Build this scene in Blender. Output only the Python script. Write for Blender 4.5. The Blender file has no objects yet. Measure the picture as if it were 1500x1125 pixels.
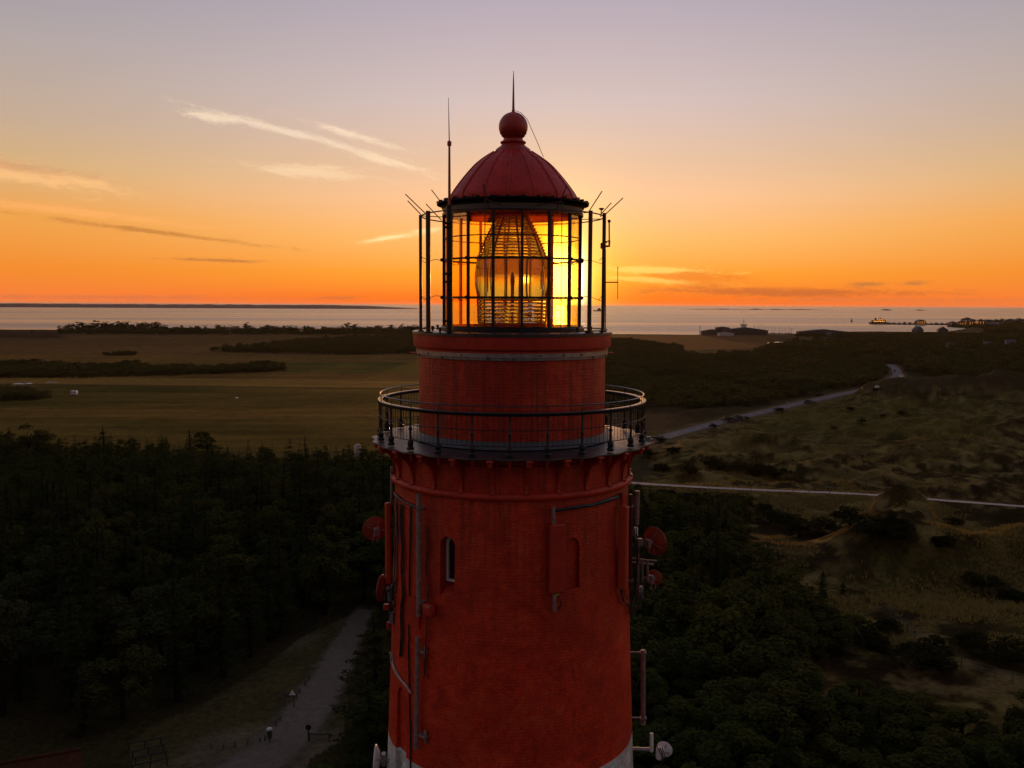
import bpy, bmesh, math, random
import numpy as np
from mathutils import Vector, Matrix

R_ = math.radians
sc = bpy.context.scene
col = sc.collection

# ------------------------------------------------------------------ camera, sky, sun
CAMZ = 58.0          # metres above the sea
D = 25.0             # camera to tower axis
F = 1350.0           # focal length in 1500-px-wide pixels
PITCH = math.atan((562.5 - 444.8) / F)
ROLL = R_(0.28)
cam_rot = (Matrix.Rotation(math.pi / 2 - PITCH, 3, 'X') @ Matrix.Rotation(ROLL, 3, 'Z'))
cam_data = bpy.data.cameras.new("camera")
cam_data.sensor_width = 36.0
cam_data.lens = 36.0 * F / 1500.0
cam_data.clip_start = 0.5
cam_data.clip_end = 120000.0
cam = bpy.data.objects.new("camera", cam_data)
cam.matrix_world = Matrix.Translation((0, 0, CAMZ)) @ cam_rot.to_4x4()
col.objects.link(cam)
sc.camera = cam

SUN_AZ = R_(2.95)    # to the right of the tower, seen from the camera
HAZE = 0.8e-5           # the evening air, per metre
SUN_EL = R_(1.5)
sun_dir = Vector((math.sin(SUN_AZ) * math.cos(SUN_EL), math.cos(SUN_AZ) * math.cos(SUN_EL), math.sin(SUN_EL)))
sun_data = bpy.data.lights.new("sun", 'SUN')
sun_data.energy = 1.4
sun_data.angle = R_(0.6)
sun_data.color = (1.0, 0.42, 0.12)
sun = bpy.data.objects.new("sun", sun_data)
sun.rotation_euler = (-sun_dir).to_track_quat('-Z', 'Y').to_euler()
col.objects.link(sun)

sc.view_settings.view_transform = 'Standard'
sc.view_settings.look = 'None'
sc.view_settings.gamma = 1.0
sc.view_settings.exposure = 0.0
sc.render.engine = 'CYCLES'
sc.cycles.use_denoising = True
sc.cycles.max_bounces = 24
sc.cycles.diffuse_bounces = 3
sc.cycles.glossy_bounces = 6
sc.cycles.transmission_bounces = 20
sc.cycles.transparent_max_bounces = 24
sc.cycles.sample_clamp_indirect = 4.0
sc.cycles.caustics_reflective = False
sc.cycles.caustics_refractive = False

world = bpy.data.worlds.new("World")
sc.world = world
world.use_nodes = True


class NT:
    """small helper for node trees"""
    def __init__(self, tree, clear=True):
        self.t = tree
        if clear:
            tree.nodes.clear()

    def n(self, kind, **kw):
        nd = self.t.nodes.new(kind)
        for k, v in kw.items():
            setattr(nd, k, v)
        return nd

    def put(self, sock, v):
        if v is None:
            return
        if isinstance(v, bpy.types.NodeSocket):
            self.t.links.new(v, sock)
        else:
            if sock.type == 'RGBA' and len(v) == 3:
                v = (*v, 1.0)
            sock.default_value = v

    def math(self, op, a, b=None, c=None, clamp=False):
        nd = self.n('ShaderNodeMath', operation=op)
        nd.use_clamp = clamp
        self.put(nd.inputs[0], a)
        self.put(nd.inputs[1], b)
        self.put(nd.inputs[2], c)
        return nd.outputs[0]

    def vmath(self, op, a, b=None, s=None):
        nd = self.n('ShaderNodeVectorMath', operation=op)
        self.put(nd.inputs[0], a)
        if b is not None:
            self.put(nd.inputs[1], b)
        if s is not None:
            self.put(nd.inputs['Scale'], s)
        return nd.outputs['Value'] if op in ('DOT_PRODUCT', 'LENGTH', 'DISTANCE') else nd.outputs[0]

    def mix(self, fac, a, b, blend='MIX'):
        nd = self.n('ShaderNodeMix', data_type='RGBA', blend_type=blend)
        self.put(nd.inputs[0], fac)
        self.put(nd.inputs[6], a)
        self.put(nd.inputs[7], b)
        return nd.outputs[2]

    def maprange(self, v, a, b, c=0.0, d=1.0, smooth=False):
        nd = self.n('ShaderNodeMapRange')
        if smooth:
            nd.interpolation_type = 'SMOOTHSTEP'
        self.put(nd.inputs[0], v)
        for i, q in enumerate((a, b, c, d)):
            nd.inputs[1 + i].default_value = q
        return nd.outputs[0]

    def ramp(self, v, stops, interp='LINEAR'):
        nd = self.n('ShaderNodeValToRGB')
        cr = nd.color_ramp
        cr.interpolation = interp
        while len(cr.elements) < len(stops):
            cr.elements.new(0.5)
        for e, (p, c) in zip(cr.elements, stops):
            e.position = p
            e.color = (*c, 1.0)
        self.put(nd.inputs[0], v)
        return nd.outputs[0]

    def noise(self, vec, scale, detail=4.0, rough=0.55, dist=0.0):
        nd = self.n('ShaderNodeTexNoise')
        self.put(nd.inputs['Vector'], vec)
        self.put(nd.inputs['Scale'], scale)
        nd.inputs['Detail'].default_value = detail
        nd.inputs['Roughness'].default_value = rough
        nd.inputs['Distortion'].default_value = dist
        return nd.outputs[0]

    def xyz(self, x, y, z):
        nd = self.n('ShaderNodeCombineXYZ')
        for i, q in enumerate((x, y, z)):
            self.put(nd.inputs[i], q)
        return nd.outputs[0]

    def sep(self, v):
        nd = self.n('ShaderNodeSeparateXYZ')
        self.put(nd.inputs[0], v)
        return nd.outputs


def build_world():
    w = NT(world.node_tree)
    out = w.n('ShaderNodeOutputWorld')
    bg = w.n('ShaderNodeBackground')
    tc = w.n('ShaderNodeTexCoord')
    d = w.vmath('NORMALIZE', tc.outputs['Generated'])
    x, y, z = w.sep(d)
    el = w.math('MULTIPLY', w.math('ARCSINE', z), 180 / math.pi)          # degrees above the horizon
    az = w.math('MULTIPLY', w.math('ARCTAN2', x, y), 180 / math.pi)       # degrees right of the tower
    # elevation ramps: 0..90 deg mapped with a square root so that the low sky gets the room
    t = w.math('SQRT', w.math('DIVIDE', w.math('MAXIMUM', el, 0.0), 90.0))
    e = lambda deg: math.sqrt(deg / 90.0)
    sunside = w.ramp(t, [(0, (.93, .135, .012)), (e(.45), (.98, .19, .014)), (e(1.9), (1, .36, .035)), (e(4.0), (1, .50, .15)),
                         (e(6.45), (.98, .56, .31)), (e(8.45), (.82, .54, .36)), (e(12), (.66, .525, .50)),
                         (e(17.6), (.475, .405, .47)), (e(35), (.24, .23, .31)), (1, (.13, .14, .22))])
    side = w.ramp(t, [(0, (.88, .19, .045)), (e(.5), (.93, .22, .04)), (e(1.9), (.90, .265, .03)), (e(4.8), (.87, .37, .075)),
                      (e(7.2), (.70, .435, .195)), (e(10), (.56, .41, .30)), (e(13.9), (.45, .38, .37)),
                      (e(17.6), (.35, .325, .375)), (e(35), (.20, .20, .28)), (1, (.13, .14, .22))])
    anti = w.ramp(t, [(0, (.09, .060, .065)), (e(3), (.13, .088, .085)), (e(10), (.17, .115, .11)), (e(20), (.15, .115, .125)),
                      (e(40), (.13, .12, .15)), (1, (.12, .125, .17))])
    daz = w.math('ABSOLUTE', w.math('SUBTRACT', az, math.degrees(SUN_AZ)))
    f1 = w.maprange(daz, 3, 34, smooth=True)
    f2 = w.maprange(daz, 72, 165, smooth=True)
    sky = w.mix(f2, w.mix(f1, sunside, side), anti)
    # glow round the low sun
    de = w.math('SUBTRACT', el, math.degrees(SUN_EL))
    da = w.math('SUBTRACT', az, math.degrees(SUN_AZ))
    r2 = w.math('ADD', w.math('MULTIPLY', da, da), w.math('MULTIPLY', de, w.math('MULTIPLY', de, 0.45)))
    front = w.math('GREATER_THAN', y, 0.0)
    def glow(sig, c, tall=1.0):
        q = r2 if tall == 1.0 else w.math('ADD', w.math('MULTIPLY', da, da), w.math('MULTIPLY', de, w.math('MULTIPLY', de, .45 / tall)))
        g = w.math('MULTIPLY', w.math('EXPONENT', w.math('DIVIDE', q, -2 * sig * sig)), front)
        return w.vmath('SCALE', w.xyz(*c), s=g)
    gl = w.vmath('ADD', glow(0.60, (20.0, 15.0, 14.0), 1.9), glow(1.4, (1.5, .70, .05)))
    gl = w.vmath('ADD', gl, glow(2.6, (.25, .20, .02)))
    gl = w.vmath('ADD', gl, glow(6.0, (.04, .015, .0)))
    # cirrus: soft elongated patches, each broken up by streaky noise
    def patch(a0, e0, ha, he, slope, colr, amt, dens=0.5, curve=0.0):
        u = w.math('SUBTRACT', az, a0)
        v = w.math('SUBTRACT', w.math('SUBTRACT', el, e0), w.math('MULTIPLY', u, slope))
        if curve:
            v = w.math('SUBTRACT', v, w.math('MULTIPLY', w.math('MULTIPLY', u, u), curve))
        st = w.noise(w.xyz(w.math('MULTIPLY', u, 0.55), w.math('MULTIPLY', v, 2.6), a0 * 3.1), 1.0, 6.0, 0.66, 0.6)
        fi = w.noise(w.xyz(w.math('MULTIPLY', u, 3.4), w.math('MULTIPLY', v, 10.0), a0), 1.0, 6.0, 0.75, 1.2)
        q = w.math('ADD', w.math('POWER', w.math('ABSOLUTE', w.math('DIVIDE', u, ha)), 2.0),
                   w.math('POWER', w.math('ABSOLUTE', w.math('DIVIDE', v, he)), 2.0))
        env = w.math('EXPONENT', w.math('MULTIPLY', q, -1.0))
        m = w.math('ADD', w.math('MULTIPLY', st, 0.58), w.math('MULTIPLY', fi, 0.42))
        m = w.math('ADD', m, w.math('MULTIPLY', w.math('SUBTRACT', env, 1.0), 0.34))
        m = w.maprange(m, dens - 0.16, dens + 0.15, smooth=True)
        return w.math('MULTIPLY', w.math('MULTIPLY', m, amt), w.math('GREATER_THAN', env, 0.02)), colr
    patches = [
        patch(-13.5, 10.0, 6.0, .26, -.21, (1.0, .78, .57), .62, .39),
        patch(-8.0, 8.6, 2.9, .30, -.26, (1.0, .76, .50), .75, .37),
        patch(-9.6, 9.95, 3.0, .26, -.25, (1.0, .77, .54), .75, .37),
        patch(-17.8, 10.6, 1.8, .30, -.10, (1.0, .78, .55), .7, .37),
        patch(-12.2, 7.75, 3.6, .42, -.04, (1.0, .72, .44), .65, .37),
        patch(-28.2, 6.85, 6.4, .50, -.10, (1.0, .55, .23), .8, .36),
        patch(-28.6, 7.25, 4.6, .34, -.085, (.66, .33, .16), .65, .36),
        patch(-25.5, 5.0, 7.2, .26, -.085, (1.0, .44, .13), .75, .36),
        patch(-21.0, 4.0, 6.4, .15, -.105, (.56, .22, .05), .8, .345),
        patch(-17.5, 2.45, 2.4, .09, -.01, (.50, .18, .05), .75, .32),
        patch(-7.6, 3.95, 1.5, .13, .16, (1.0, .76, .34), 1.0, .30),
        patch(-5.3, 4.45, 1.0, .16, .10, (1.0, .72, .32), .95, .32),
        patch(11.2, 1.65, 3.0, .50, -.07, (.84, .22, .03), .85, .34),
        patch(8.6, 2.10, 3.0, .22, -.02, (1.0, .62, .14), .95, .32),
        patch(8.2, 1.50, 3.0, .18, -.06, (1.0, .58, .12), .85, .34),
        patch(16.0, .74, 6.6, .24, -.012, (.58, .14, .035), .85, .30),
        patch(21.0, 1.22, .9, .12, 0.0, (.55, .19, .05), .85, .32),
        patch(23.5, 1.25, .6, .11, 0.0, (.55, .19, .05), .75, .32),
        patch(-10.6, .30, 1.2, .10, 0.0, (.60, .16, .05), .6, .32),
        patch(-24.0, .26, 10.0, .13, 0.0, (.66, .17, .07), .55, .36),
        patch(22.0, .30, 9.0, .15, 0.0, (.70, .19, .06), .5, .36),
    ]
    for m, c in patches:
        sky = w.mix(m, sky, c)
    sky = w.vmath('ADD', sky, gl)
    # the physical twilight sky on top, at the strength of dusk
    ns = w.n('ShaderNodeTexSky', sky_type='NISHITA')
    ns.sun_disc = False
    ns.sun_elevation = SUN_EL
    ns.sun_rotation = SUN_AZ
    ns.altitude = 60
    ns.dust_density = 2.0
    sky = w.vmath('ADD', sky, w.vmath('SCALE', ns.outputs[0], s=0.003))
    # below the horizon: the dark far land and water
    sky = w.mix(w.maprange(el, -1.2, -0.15), (.10, .07, .06), sky)
    w.put(bg.inputs[0], sky)
    bg.inputs[1].default_value = 1.0
    w.t.links.new(bg.outputs[0], out.inputs[0])


build_world()
world.cycles.sampling_method = 'MANUAL'
world.cycles.sample_map_resolution = 2048

# ------------------------------------------------------------------ measuring helpers
MROT = np.array(cam_rot)


def ray(px, py):
    v = MROT @ np.array(((px - 750.0) / F, -(py - 562.5) / F, -1.0))
    return v / np.linalg.norm(v)


def P(px, py, Y):
    """point at depth Y (metres north of the camera) that the photograph shows at px, py"""
    r = ray(px, py)
    return np.array((0, 0, CAMZ)) + r * (Y / r[1])


def G(px, py, z):
    r = ray(px, py)
    return np.array((0, 0, CAMZ)) + r * ((z - CAMZ) / r[2])


def project(pts):
    p = (np.asarray(pts, float) - np.array((0, 0, CAMZ))) @ MROT
    w = np.maximum(-p[..., 2], 1e-3)
    return 750 + F * p[..., 0] / w, 562.5 - F * p[..., 1] / w


def zf(y, R):
    """height of a point on the front of a ring of radius R that shows in row y"""
    return P(750.5, y, D - R)[2]


def rad(hw, z):
    """radius of a ring at height z whose outline is hw pixels either side of the axis"""
    fw = D * math.cos(PITCH) + (CAMZ - z) * math.sin(PITCH)
    s = hw / F * fw / D
    return D * s / math.sqrt(1 + s * s)


# ------------------------------------------------------------------ mesh helpers
class MB:
    def __init__(self):
        self.v, self.f, self.uv = [], [], {}

    def add(self, vs, fs):
        o = len(self.v)
        self.v.extend([tuple(map(float, q)) for q in vs])
        self.f.extend([tuple(i + o for i in q) for q in fs])
        return o

    def box(self, c, s, m=None, bev=0.0):
        x, y, z = (q / 2 for q in s)
        if bev > 0:
            b = min(bev, x * .9, y * .9, z * .9)
            ring = lambda ex, ey, ez: [(-ex + b, -ey, ez), (ex - b, -ey, ez), (ex, -ey + b, ez), (ex, ey - b, ez), (ex - b, ey, ez), (-ex + b, ey, ez), (-ex, ey - b, ez), (-ex, -ey + b, ez)]
            vs = ring(x - b * .7, y - b * .7, -z) + ring(x, y, -z + b) + ring(x, y, z - b) + ring(x - b * .7, y - b * .7, z)
            fs = [tuple(range(7, -1, -1)), tuple(range(24, 32))]
            for k in range(3):
                for i in range(8):
                    j = (i + 1) % 8
                    fs.append((k * 8 + i, k * 8 + j, k * 8 + 8 + j, k * 8 + 8 + i))
        else:
            vs = [(-x, -y, -z), (x, -y, -z), (x, y, -z), (-x, y, -z), (-x, -y, z), (x, -y, z), (x, y, z), (-x, y, z)]
            fs = [(3, 2, 1, 0), (4, 5, 6, 7), (0, 1, 5, 4), (1, 2, 6, 5), (2, 3, 7, 6), (3, 0, 4, 7)]
        c = Vector(c)
        vs = [(m @ Vector(q) if m is not None else Vector(q)) + c for q in vs]
        self.add(vs, fs)

    def tube(self, pts, r, seg=8, closed=False, caps=True):
        pts = [Vector(p) for p in pts]
        n = len(pts)
        rr = r if isinstance(r, (list, tuple)) else [r] * n
        prev = None
        vs = []
        for i, p in enumerate(pts):
            if closed:
                t = pts[(i + 1) % n] - pts[i - 1]
            else:
                t = pts[min(i + 1, n - 1)] - pts[max(i - 1, 0)]
            t.normalize()
            if prev is None:
                a = Vector((0, 0, 1)) if abs(t.z) < 0.9 else Vector((1, 0, 0))
                u = t.cross(a).normalized()
            else:
                u = (prev - t * prev.dot(t)).normalized()
            prev = u
            w = t.cross(u)
            for k in range(seg):
                a = 2 * math.pi * k / seg
                vs.append(p + (u * math.cos(a) + w * math.sin(a)) * rr[i])
        fs = []
        for i in range(n if closed else n - 1):
            j = (i + 1) % n
            for k in range(seg):
                l = (k + 1) % seg
                fs.append((i * seg + k, i * seg + l, j * seg + l, j * seg + k))
        if caps and not closed:
            fs.append(tuple(range(seg - 1, -1, -1)))
            fs.append(tuple((n - 1) * seg + k for k in range(seg)))
        self.add(vs, fs)

    def lathe(self, prof, seg=64, c=(0, 0, 0), m=None, closed=False, caps=False, a0=0.0, a1=2 * math.pi, rmod=None):
        """prof: list of (r, z); turned round z at c"""
        full = abs(a1 - a0 - 2 * math.pi) < 1e-6
        na = seg if full else seg + 1
        vs = []
        for i in range(na):
            a = a0 + (a1 - a0) * i / seg
            for (r, z) in prof:
                q = r if rmod is None else rmod(a, r, z)
                vs.append(Vector((q * math.sin(a), -q * math.cos(a), z)))
        c = Vector(c)
        vs = [(m @ q if m is not None else q) + c for q in vs]
        k = len(prof)
        fs = []
        for i in range(seg):
            j = (i + 1) % na
            for t in range(k if closed else k - 1):
                s = (t + 1) % k
                fs.append((i * k + t, j * k + t, j * k + s, i * k + s))
        if caps and full:
            fs.append(tuple(i * k for i in range(na - 1, -1, -1)))
            fs.append(tuple(i * k + k - 1 for i in range(na)))
        if closed and not full:
            fs.append(tuple(range(k)))
            fs.append(tuple((na - 1) * k + t for t in range(k - 1, -1, -1)))
        self.add(vs, fs)

    def ring(self, R, z, r, seg=96, ts=8, a0=0.0, a1=2 * math.pi, c=(0, D)):
        full = abs(a1 - a0 - 2 * math.pi) < 1e-6
        n = seg if full else seg + 1
        pts = [(c[0] + R * math.sin(a0 + (a1 - a0) * i / seg), c[1] - R * math.cos(a0 + (a1 - a0) * i / seg), z) for i in range(n)]
        self.tube(pts, r, ts, closed=full)

    def prism(self, poly, t0, t1, m, c):
        """poly: list of (u, v) extruded along w from t0 to t1; m maps (u, w, v) to the world"""
        n = len(poly)
        c = Vector(c)
        vs = [m @ Vector((u, t0, v)) + c for u, v in poly] + [m @ Vector((u, t1, v)) + c for u, v in poly]
        fs = [tuple(range(n)), tuple(range(2 * n - 1, n - 1, -1))]
        for i in range(n):
            j = (i + 1) % n
            fs.append((i, n + i, n + j, j))
        self.add(vs, fs)

    def build(self, name, mat, parent=None, smooth=False, angle=35):
        me = bpy.data.meshes.new(name)
        off = Vector((0, 0, 0))
        if parent is not None:
            off = world_loc(parent)
        me.from_pydata([tuple(Vector(q) - off) for q in self.v], [], self.f)
        me.materials.append(mat)
        fix_normals(me)
        if smooth:
            me.shade_smooth()
            me.set_sharp_from_angle(angle=R_(angle))
        o = bpy.data.objects.new(name, me)
        col.objects.link(o)
        o.parent = parent
        return o


def build_each(mbs, name, mat, parent=None, smooth=False):
    for q in mbs:
        q.build(name, mat, parent, smooth)


def fix_normals(me):
    bm = bmesh.new()
    bm.from_mesh(me)
    bmesh.ops.recalc_face_normals(bm, faces=bm.faces)
    bm.to_mesh(me)
    bm.free()
    me.update()


def world_loc(o):
    v = Vector((0, 0, 0))
    while o is not None:
        v += o.location
        o = o.parent
    return v


def np_mesh(name, verts, quads, mat, smooth=False, attrs=None):
    """fast mesh from arrays; quads is (n, 4) or (n, 3)"""
    me = bpy.data.meshes.new(name)
    verts = np.asarray(verts, np.float32)
    quads = np.asarray(quads, np.int32)
    k = quads.shape[1]
    me.vertices.add(len(verts))
    me.vertices.foreach_set("co", verts.ravel())
    me.loops.add(quads.size)
    me.loops.foreach_set("vertex_index", quads.ravel())
    me.polygons.add(len(quads))
    me.polygons.foreach_set("loop_start", np.arange(0, quads.size, k, dtype=np.int32))
    me.polygons.foreach_set("loop_total", np.full(len(quads), k, np.int32))
    for an, (kind, arr) in (attrs or {}).items():
        a = me.attributes.new(an, kind, 'POINT')
        a.data.foreach_set('color' if kind == 'FLOAT_COLOR' else 'value', np.asarray(arr, np.float32).ravel())
    me.update(calc_edges=True)
    if smooth:
        me.polygons.foreach_set("use_smooth", np.ones(len(quads), bool))
    me.materials.append(mat)
    return me


def link(name, me, parent=None, loc=None):
    o = bpy.data.objects.new(name, me)
    if loc is not None:
        o.location = loc
    o.parent = parent
    col.objects.link(o)
    return o


def tag(o, label=None, cat=None, group=None, kind=None):
    for k, v in (('label', label), ('category', cat), ('group', group), ('kind', kind)):
        if v:
            o[k] = v
    return o


def thing(name, label, cat, loc=(0, 0, 0), group=None):
    o = bpy.data.objects.new(name, None)
    o.location = Vector(loc)
    o.empty_display_size = 0.2
    col.objects.link(o)
    return tag(o, label, cat, group)


# ------------------------------------------------------------------ materials
def mat(name):
    m = bpy.data.materials.new(name)
    m.use_nodes = True
    return m, NT(m.node_tree)


def principled(w, base, rough=0.6, metal=0.0, bump=None, bump_s=0.3, bump_d=0.02, spec=0.5, coat=0.0):
    out = w.n('ShaderNodeOutputMaterial')
    b = w.n('ShaderNodeBsdfPrincipled')
    w.put(b.inputs['Base Color'], base)
    w.put(b.inputs['Roughness'], rough)
    w.put(b.inputs['Metallic'], metal)
    b.inputs['Specular IOR Level'].default_value = spec
    b.inputs['Coat Weight'].default_value = coat
    if bump is not None:
        bn = w.n('ShaderNodeBump')
        bn.inputs['Strength'].default_value = bump_s
        bn.inputs['Distance'].default_value = bump_d
        w.put(bn.inputs['Height'], bump)
        w.t.links.new(bn.outputs[0], b.inputs['Normal'])
    w.t.links.new(b.outputs[0], out.inputs[0])
    return b


def simple(name, c, rough=0.6, metal=0.0, var=0.25, scale=3.0, bump=0.0, spec=0.5, dirt=None):
    m, w = mat(name)
    tc = w.n('ShaderNodeTexCoord').outputs['Object']
    n1 = w.noise(tc, scale, 5, 0.62)
    n2 = w.noise(tc, scale * 7.3, 3, 0.6)
    dark = tuple(q * (1 - var) for q in c)
    lite = tuple(min(1, q * (1 + var)) for q in c)
    cc = w.mix(w.maprange(n1, .3, .7), dark, lite)
    if dirt:
        cc = w.mix(w.math('MULTIPLY', w.maprange(n2, .5, .75), 0.7), cc, dirt)
    r = w.maprange(n2, .25, .75, max(0, rough - .12), min(1, rough + .12))
    principled(w, cc, r, metal, bump=n2 if bump else None, bump_s=bump, spec=spec)
    return m


def brick_mat(name, c, c2):
    m, w = mat(name)
    geo = w.n('ShaderNodeTexCoord').outputs['Object']
    x, y, z = w.sep(geo)
    ang = w.math('ARCTAN2', x, y)
    wob = w.noise(geo, 3.0, 3, .6)
    uvec = w.xyz(w.math('MULTIPLY', ang, 3.2), w.math('ADD', z, w.math('MULTIPLY', wob, .05)), 0.0)
    bt = w.n('ShaderNodeTexBrick')
    bt.inputs['Scale'].default_value = 1.0
    bt.inputs['Brick Width'].default_value = 0.25
    bt.inputs['Row Height'].default_value = 0.083
    bt.inputs['Mortar Size'].default_value = 0.012
    bt.inputs['Mortar Smooth'].default_value = 0.5
    w.put(bt.inputs['Vector'], uvec)
    big = w.noise(geo, 0.6, 5, 0.6)
    huge = w.noise(geo, 0.33, 4, 0.6, 0.8)
    fine = w.noise(geo, 5.0, 5, 0.7)
    streak = w.noise(w.xyz(w.math('MULTIPLY', ang, 9.0), w.math('MULTIPLY', z, 0.35), 2.0), 1.0, 5, 0.6)
    patch = w.noise(geo, 1.5, 4, .7, 1.2)
    rust = w.noise(w.xyz(w.math('MULTIPLY', ang, 14.0), w.math('MULTIPLY', z, 0.22), 7.0), 1.0, 4, 0.55)
    cc = w.mix(w.maprange(big, .3, .7), c, c2)
    mott = w.noise(geo, 11.0, 3, .7)
    cc = w.mix(w.math('MULTIPLY', w.maprange(mott, .42, .62), .45), cc, tuple(q * .55 for q in c))
    cc = w.mix(w.math('MULTIPLY', w.maprange(mott, .46, .34), .35), cc, (min(1, c2[0] * 1.25), c2[1] * 1.9, c2[2] * 1.9))
    cc = w.mix(w.math('MULTIPLY', w.maprange(patch, .52, .66), .65), cc, (c2[0] * .95, c2[1] * 2.0 + .004, c2[2] * 2.2 + .003))
    cc = w.mix(w.math('MULTIPLY', w.maprange(patch, .48, .34), .7), cc, tuple(q * .48 for q in c))
    cc = w.mix(w.math('MULTIPLY', w.maprange(fine, .45, .75), .6), cc, tuple(q * .5 for q in c))
    cc = w.mix(w.math('MULTIPLY', w.maprange(streak, .52, .78), .5), cc, tuple(q * .45 for q in c2))
    cc = w.mix(w.math('MULTIPLY', w.maprange(rust, .60, .80), .45), cc, (c[0] * .55, c[1] * 1.2 + .004, c[2] * 1.4 + .002))
    cc = w.mix(w.math('MULTIPLY', w.maprange(huge, .56, .36), .55), cc, tuple(q * .42 for q in c))
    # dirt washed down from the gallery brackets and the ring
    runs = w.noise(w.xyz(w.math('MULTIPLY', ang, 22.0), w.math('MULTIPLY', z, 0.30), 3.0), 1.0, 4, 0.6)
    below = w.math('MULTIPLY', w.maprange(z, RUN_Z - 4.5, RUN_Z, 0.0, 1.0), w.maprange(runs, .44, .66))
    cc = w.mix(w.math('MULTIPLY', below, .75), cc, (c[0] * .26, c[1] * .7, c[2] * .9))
    cc = w.mix(w.math('MULTIPLY', bt.outputs['Fac'], .08), cc, tuple(q * .5 for q in c))
    h = w.math('ADD', w.math('MULTIPLY', bt.outputs['Fac'], -0.2), w.math('MULTIPLY', fine, 1.1))
    principled(w, cc, w.maprange(fine, .3, .7, .38, .62), 0, bump=h, bump_s=0.7, bump_d=0.025, spec=0.35)
    return m


def leaf_mat(name, c1, c2, c3, glow=0.16):
    m, w = mat(name)
    oi = w.n('ShaderNodeObjectInfo').outputs['Random']
    geo = w.n('ShaderNodeNewGeometry')
    n = w.noise(geo.outputs['Position'], 0.23, 3, 0.6)
    n2 = w.noise(geo.outputs['Position'], 2.7, 2, 0.6)
    isl = geo.outputs['Random Per Island']
    cc = w.mix(w.maprange(n, .35, .65), c1, c2)
    cc = w.mix(w.math('MULTIPLY', oi, 0.75), cc, c3)
    cc = w.mix(w.math('MULTIPLY', isl, 0.6), cc, tuple(q * .5 for q in c1))
    out = w.n('ShaderNodeOutputMaterial')
    b = w.n('ShaderNodeBsdfPrincipled')
    w.put(b.inputs['Base Color'], cc)
    b.inputs['Roughness'].default_value = 0.95
    b.inputs['Specular IOR Level'].default_value = 0.0
    tr = w.n('ShaderNodeBsdfTranslucent')
    w.put(tr.inputs[0], w.mix(1.0, cc, (1.0, .9, .35), 'MULTIPLY'))
    mx = w.n('ShaderNodeMixShader')
    mx.inputs[0].default_value = glow
    w.t.links.new(b.outputs[0], mx.inputs[1])
    w.t.links.new(tr.outputs[0], mx.inputs[2])
    w.t.links.new(mx.outputs[0], out.inputs[0])
    return m


M = {}
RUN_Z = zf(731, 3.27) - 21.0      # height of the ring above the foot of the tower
RED, RED2 = (.62, .032, .009), (.66, .045, .011)
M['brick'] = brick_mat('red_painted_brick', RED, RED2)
M['white_brick'] = brick_mat('white_painted_brick', (.62, .60, .58), (.74, .72, .69))
M['red_plaster'] = simple('red_painted_render', (.45, .030, .014), .55, 0, .22, 1.6, .15, .4, (.22, .018, .009))
M['red_metal'] = simple('red_painted_metal', (.40, .030, .016), .42, 0, .18, 2.5, .08, .5, (.2, .018, .011))
M['roof_red'] = simple('red_roof_sheet', (.47, .022, .011), .5, 0, .2, 1.8, .06, .3, (.26, .014, .008))
M['niche'] = simple('dark_red_recess', (.20, .016, .010), .7, 0, .2, 2.0)
M['orange_panel'] = simple('orange_red_antenna_cover', (.52, .055, .016), .45, 0, .15, 4.0, .05, .5, (.30, .05, .03))
M['flash'] = simple('weathered_pale_flashing', (.06, .057, .058), .45, 0, .3, 2.0, .1, .5, (.05, .04, .04))
M['rail_paint'] = simple('glossy_dark_rail_paint', (.012, .011, .011), .22, 0, .3, 4.0, .03, .9)
M['matt_black'] = simple('matt_black_paint', (.006, .006, .006), .7, 0, .4, 4.0, .1, .15)
M['black_iron'] = simple('black_iron_paint', (.009, .0085, .008), .45, 0, .4, 4.0, .1, .35)
M['dish_red'] = simple('faded_red_dish_paint', (.30, .042, .016), .5, 0, .25, 3.0, .05, .4, (.16, .03, .014))
M['brown_iron'] = simple('rusty_red_iron', (.05, .018, .014), .45, 0, .4, 6.0, .1, .5)
M['galv'] = simple('weathered_grey_steel', (.30, .29, .29), .42, .5, .35, 7.0, .1, .5, (.16, .10, .08))
M['rust_galv'] = simple('rust_speckled_steel', (.24, .17, .16), .55, .2, .5, 9.0, .1, .5, (.16, .06, .04))
M['cream'] = simple('grey_frieze_paint', (.12, .105, .09), .5, 0, .15, 3.0)
M['white_paint'] = simple('white_paint', (.72, .71, .70), .4, 0, .1, 3.0)
M['floor_grey'] = simple('grey_gallery_paint', (.024, .023, .026), .42, 0, .35, 2.2, .08, .6, (.018, .017, .017))
M['lead'] = simple('grey_lead_flashing', (.030, .028, .028), .30, .1, .35, 3.0, .1, .6)
M['cable'] = simple('black_cable', (.012, .012, .012), .5, 0, .3, 5.0)
M['yellow'] = simple('yellow_green_cable', (.35, .40, .03), .5, 0, .3, 9.0)
M['brass'] = simple('old_brass', (.20, .13, .05), .35, .8, .3, 6.0)
M['dark_metal'] = simple('dark_machine_paint', (.03, .035, .03), .4, .3, .3, 6.0)
M['timber'] = simple('weathered_timber', (.08, .06, .045), .8, 0, .35, 5.0, .2)
M['bark'] = simple('tree_bark', (.018, .014, .010), .95, 0, .4, 2.0, .3, .02)
M['green_paint'] = simple('dark_green_paint', (.02, .05, .035), .5)
M['tile'] = simple('clay_roof_tiles', (.060, .024, .013), .9, 0, .3, 3.0, .2, .08)
M['glint'] = simple('greenhouse_glass_roof', (.75, .75, .78), .18, .9, .05, .5)
M['dark_timber'] = simple('silhouette_timber', (.02, .016, .012), .8, 0, .35, 5.0, .2)  # timber darkened in colour so the low rails read as silhouettes
M['slate'] = simple('dark_roof', (.05, .045, .045), .6, 0, .3, .5)
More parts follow.
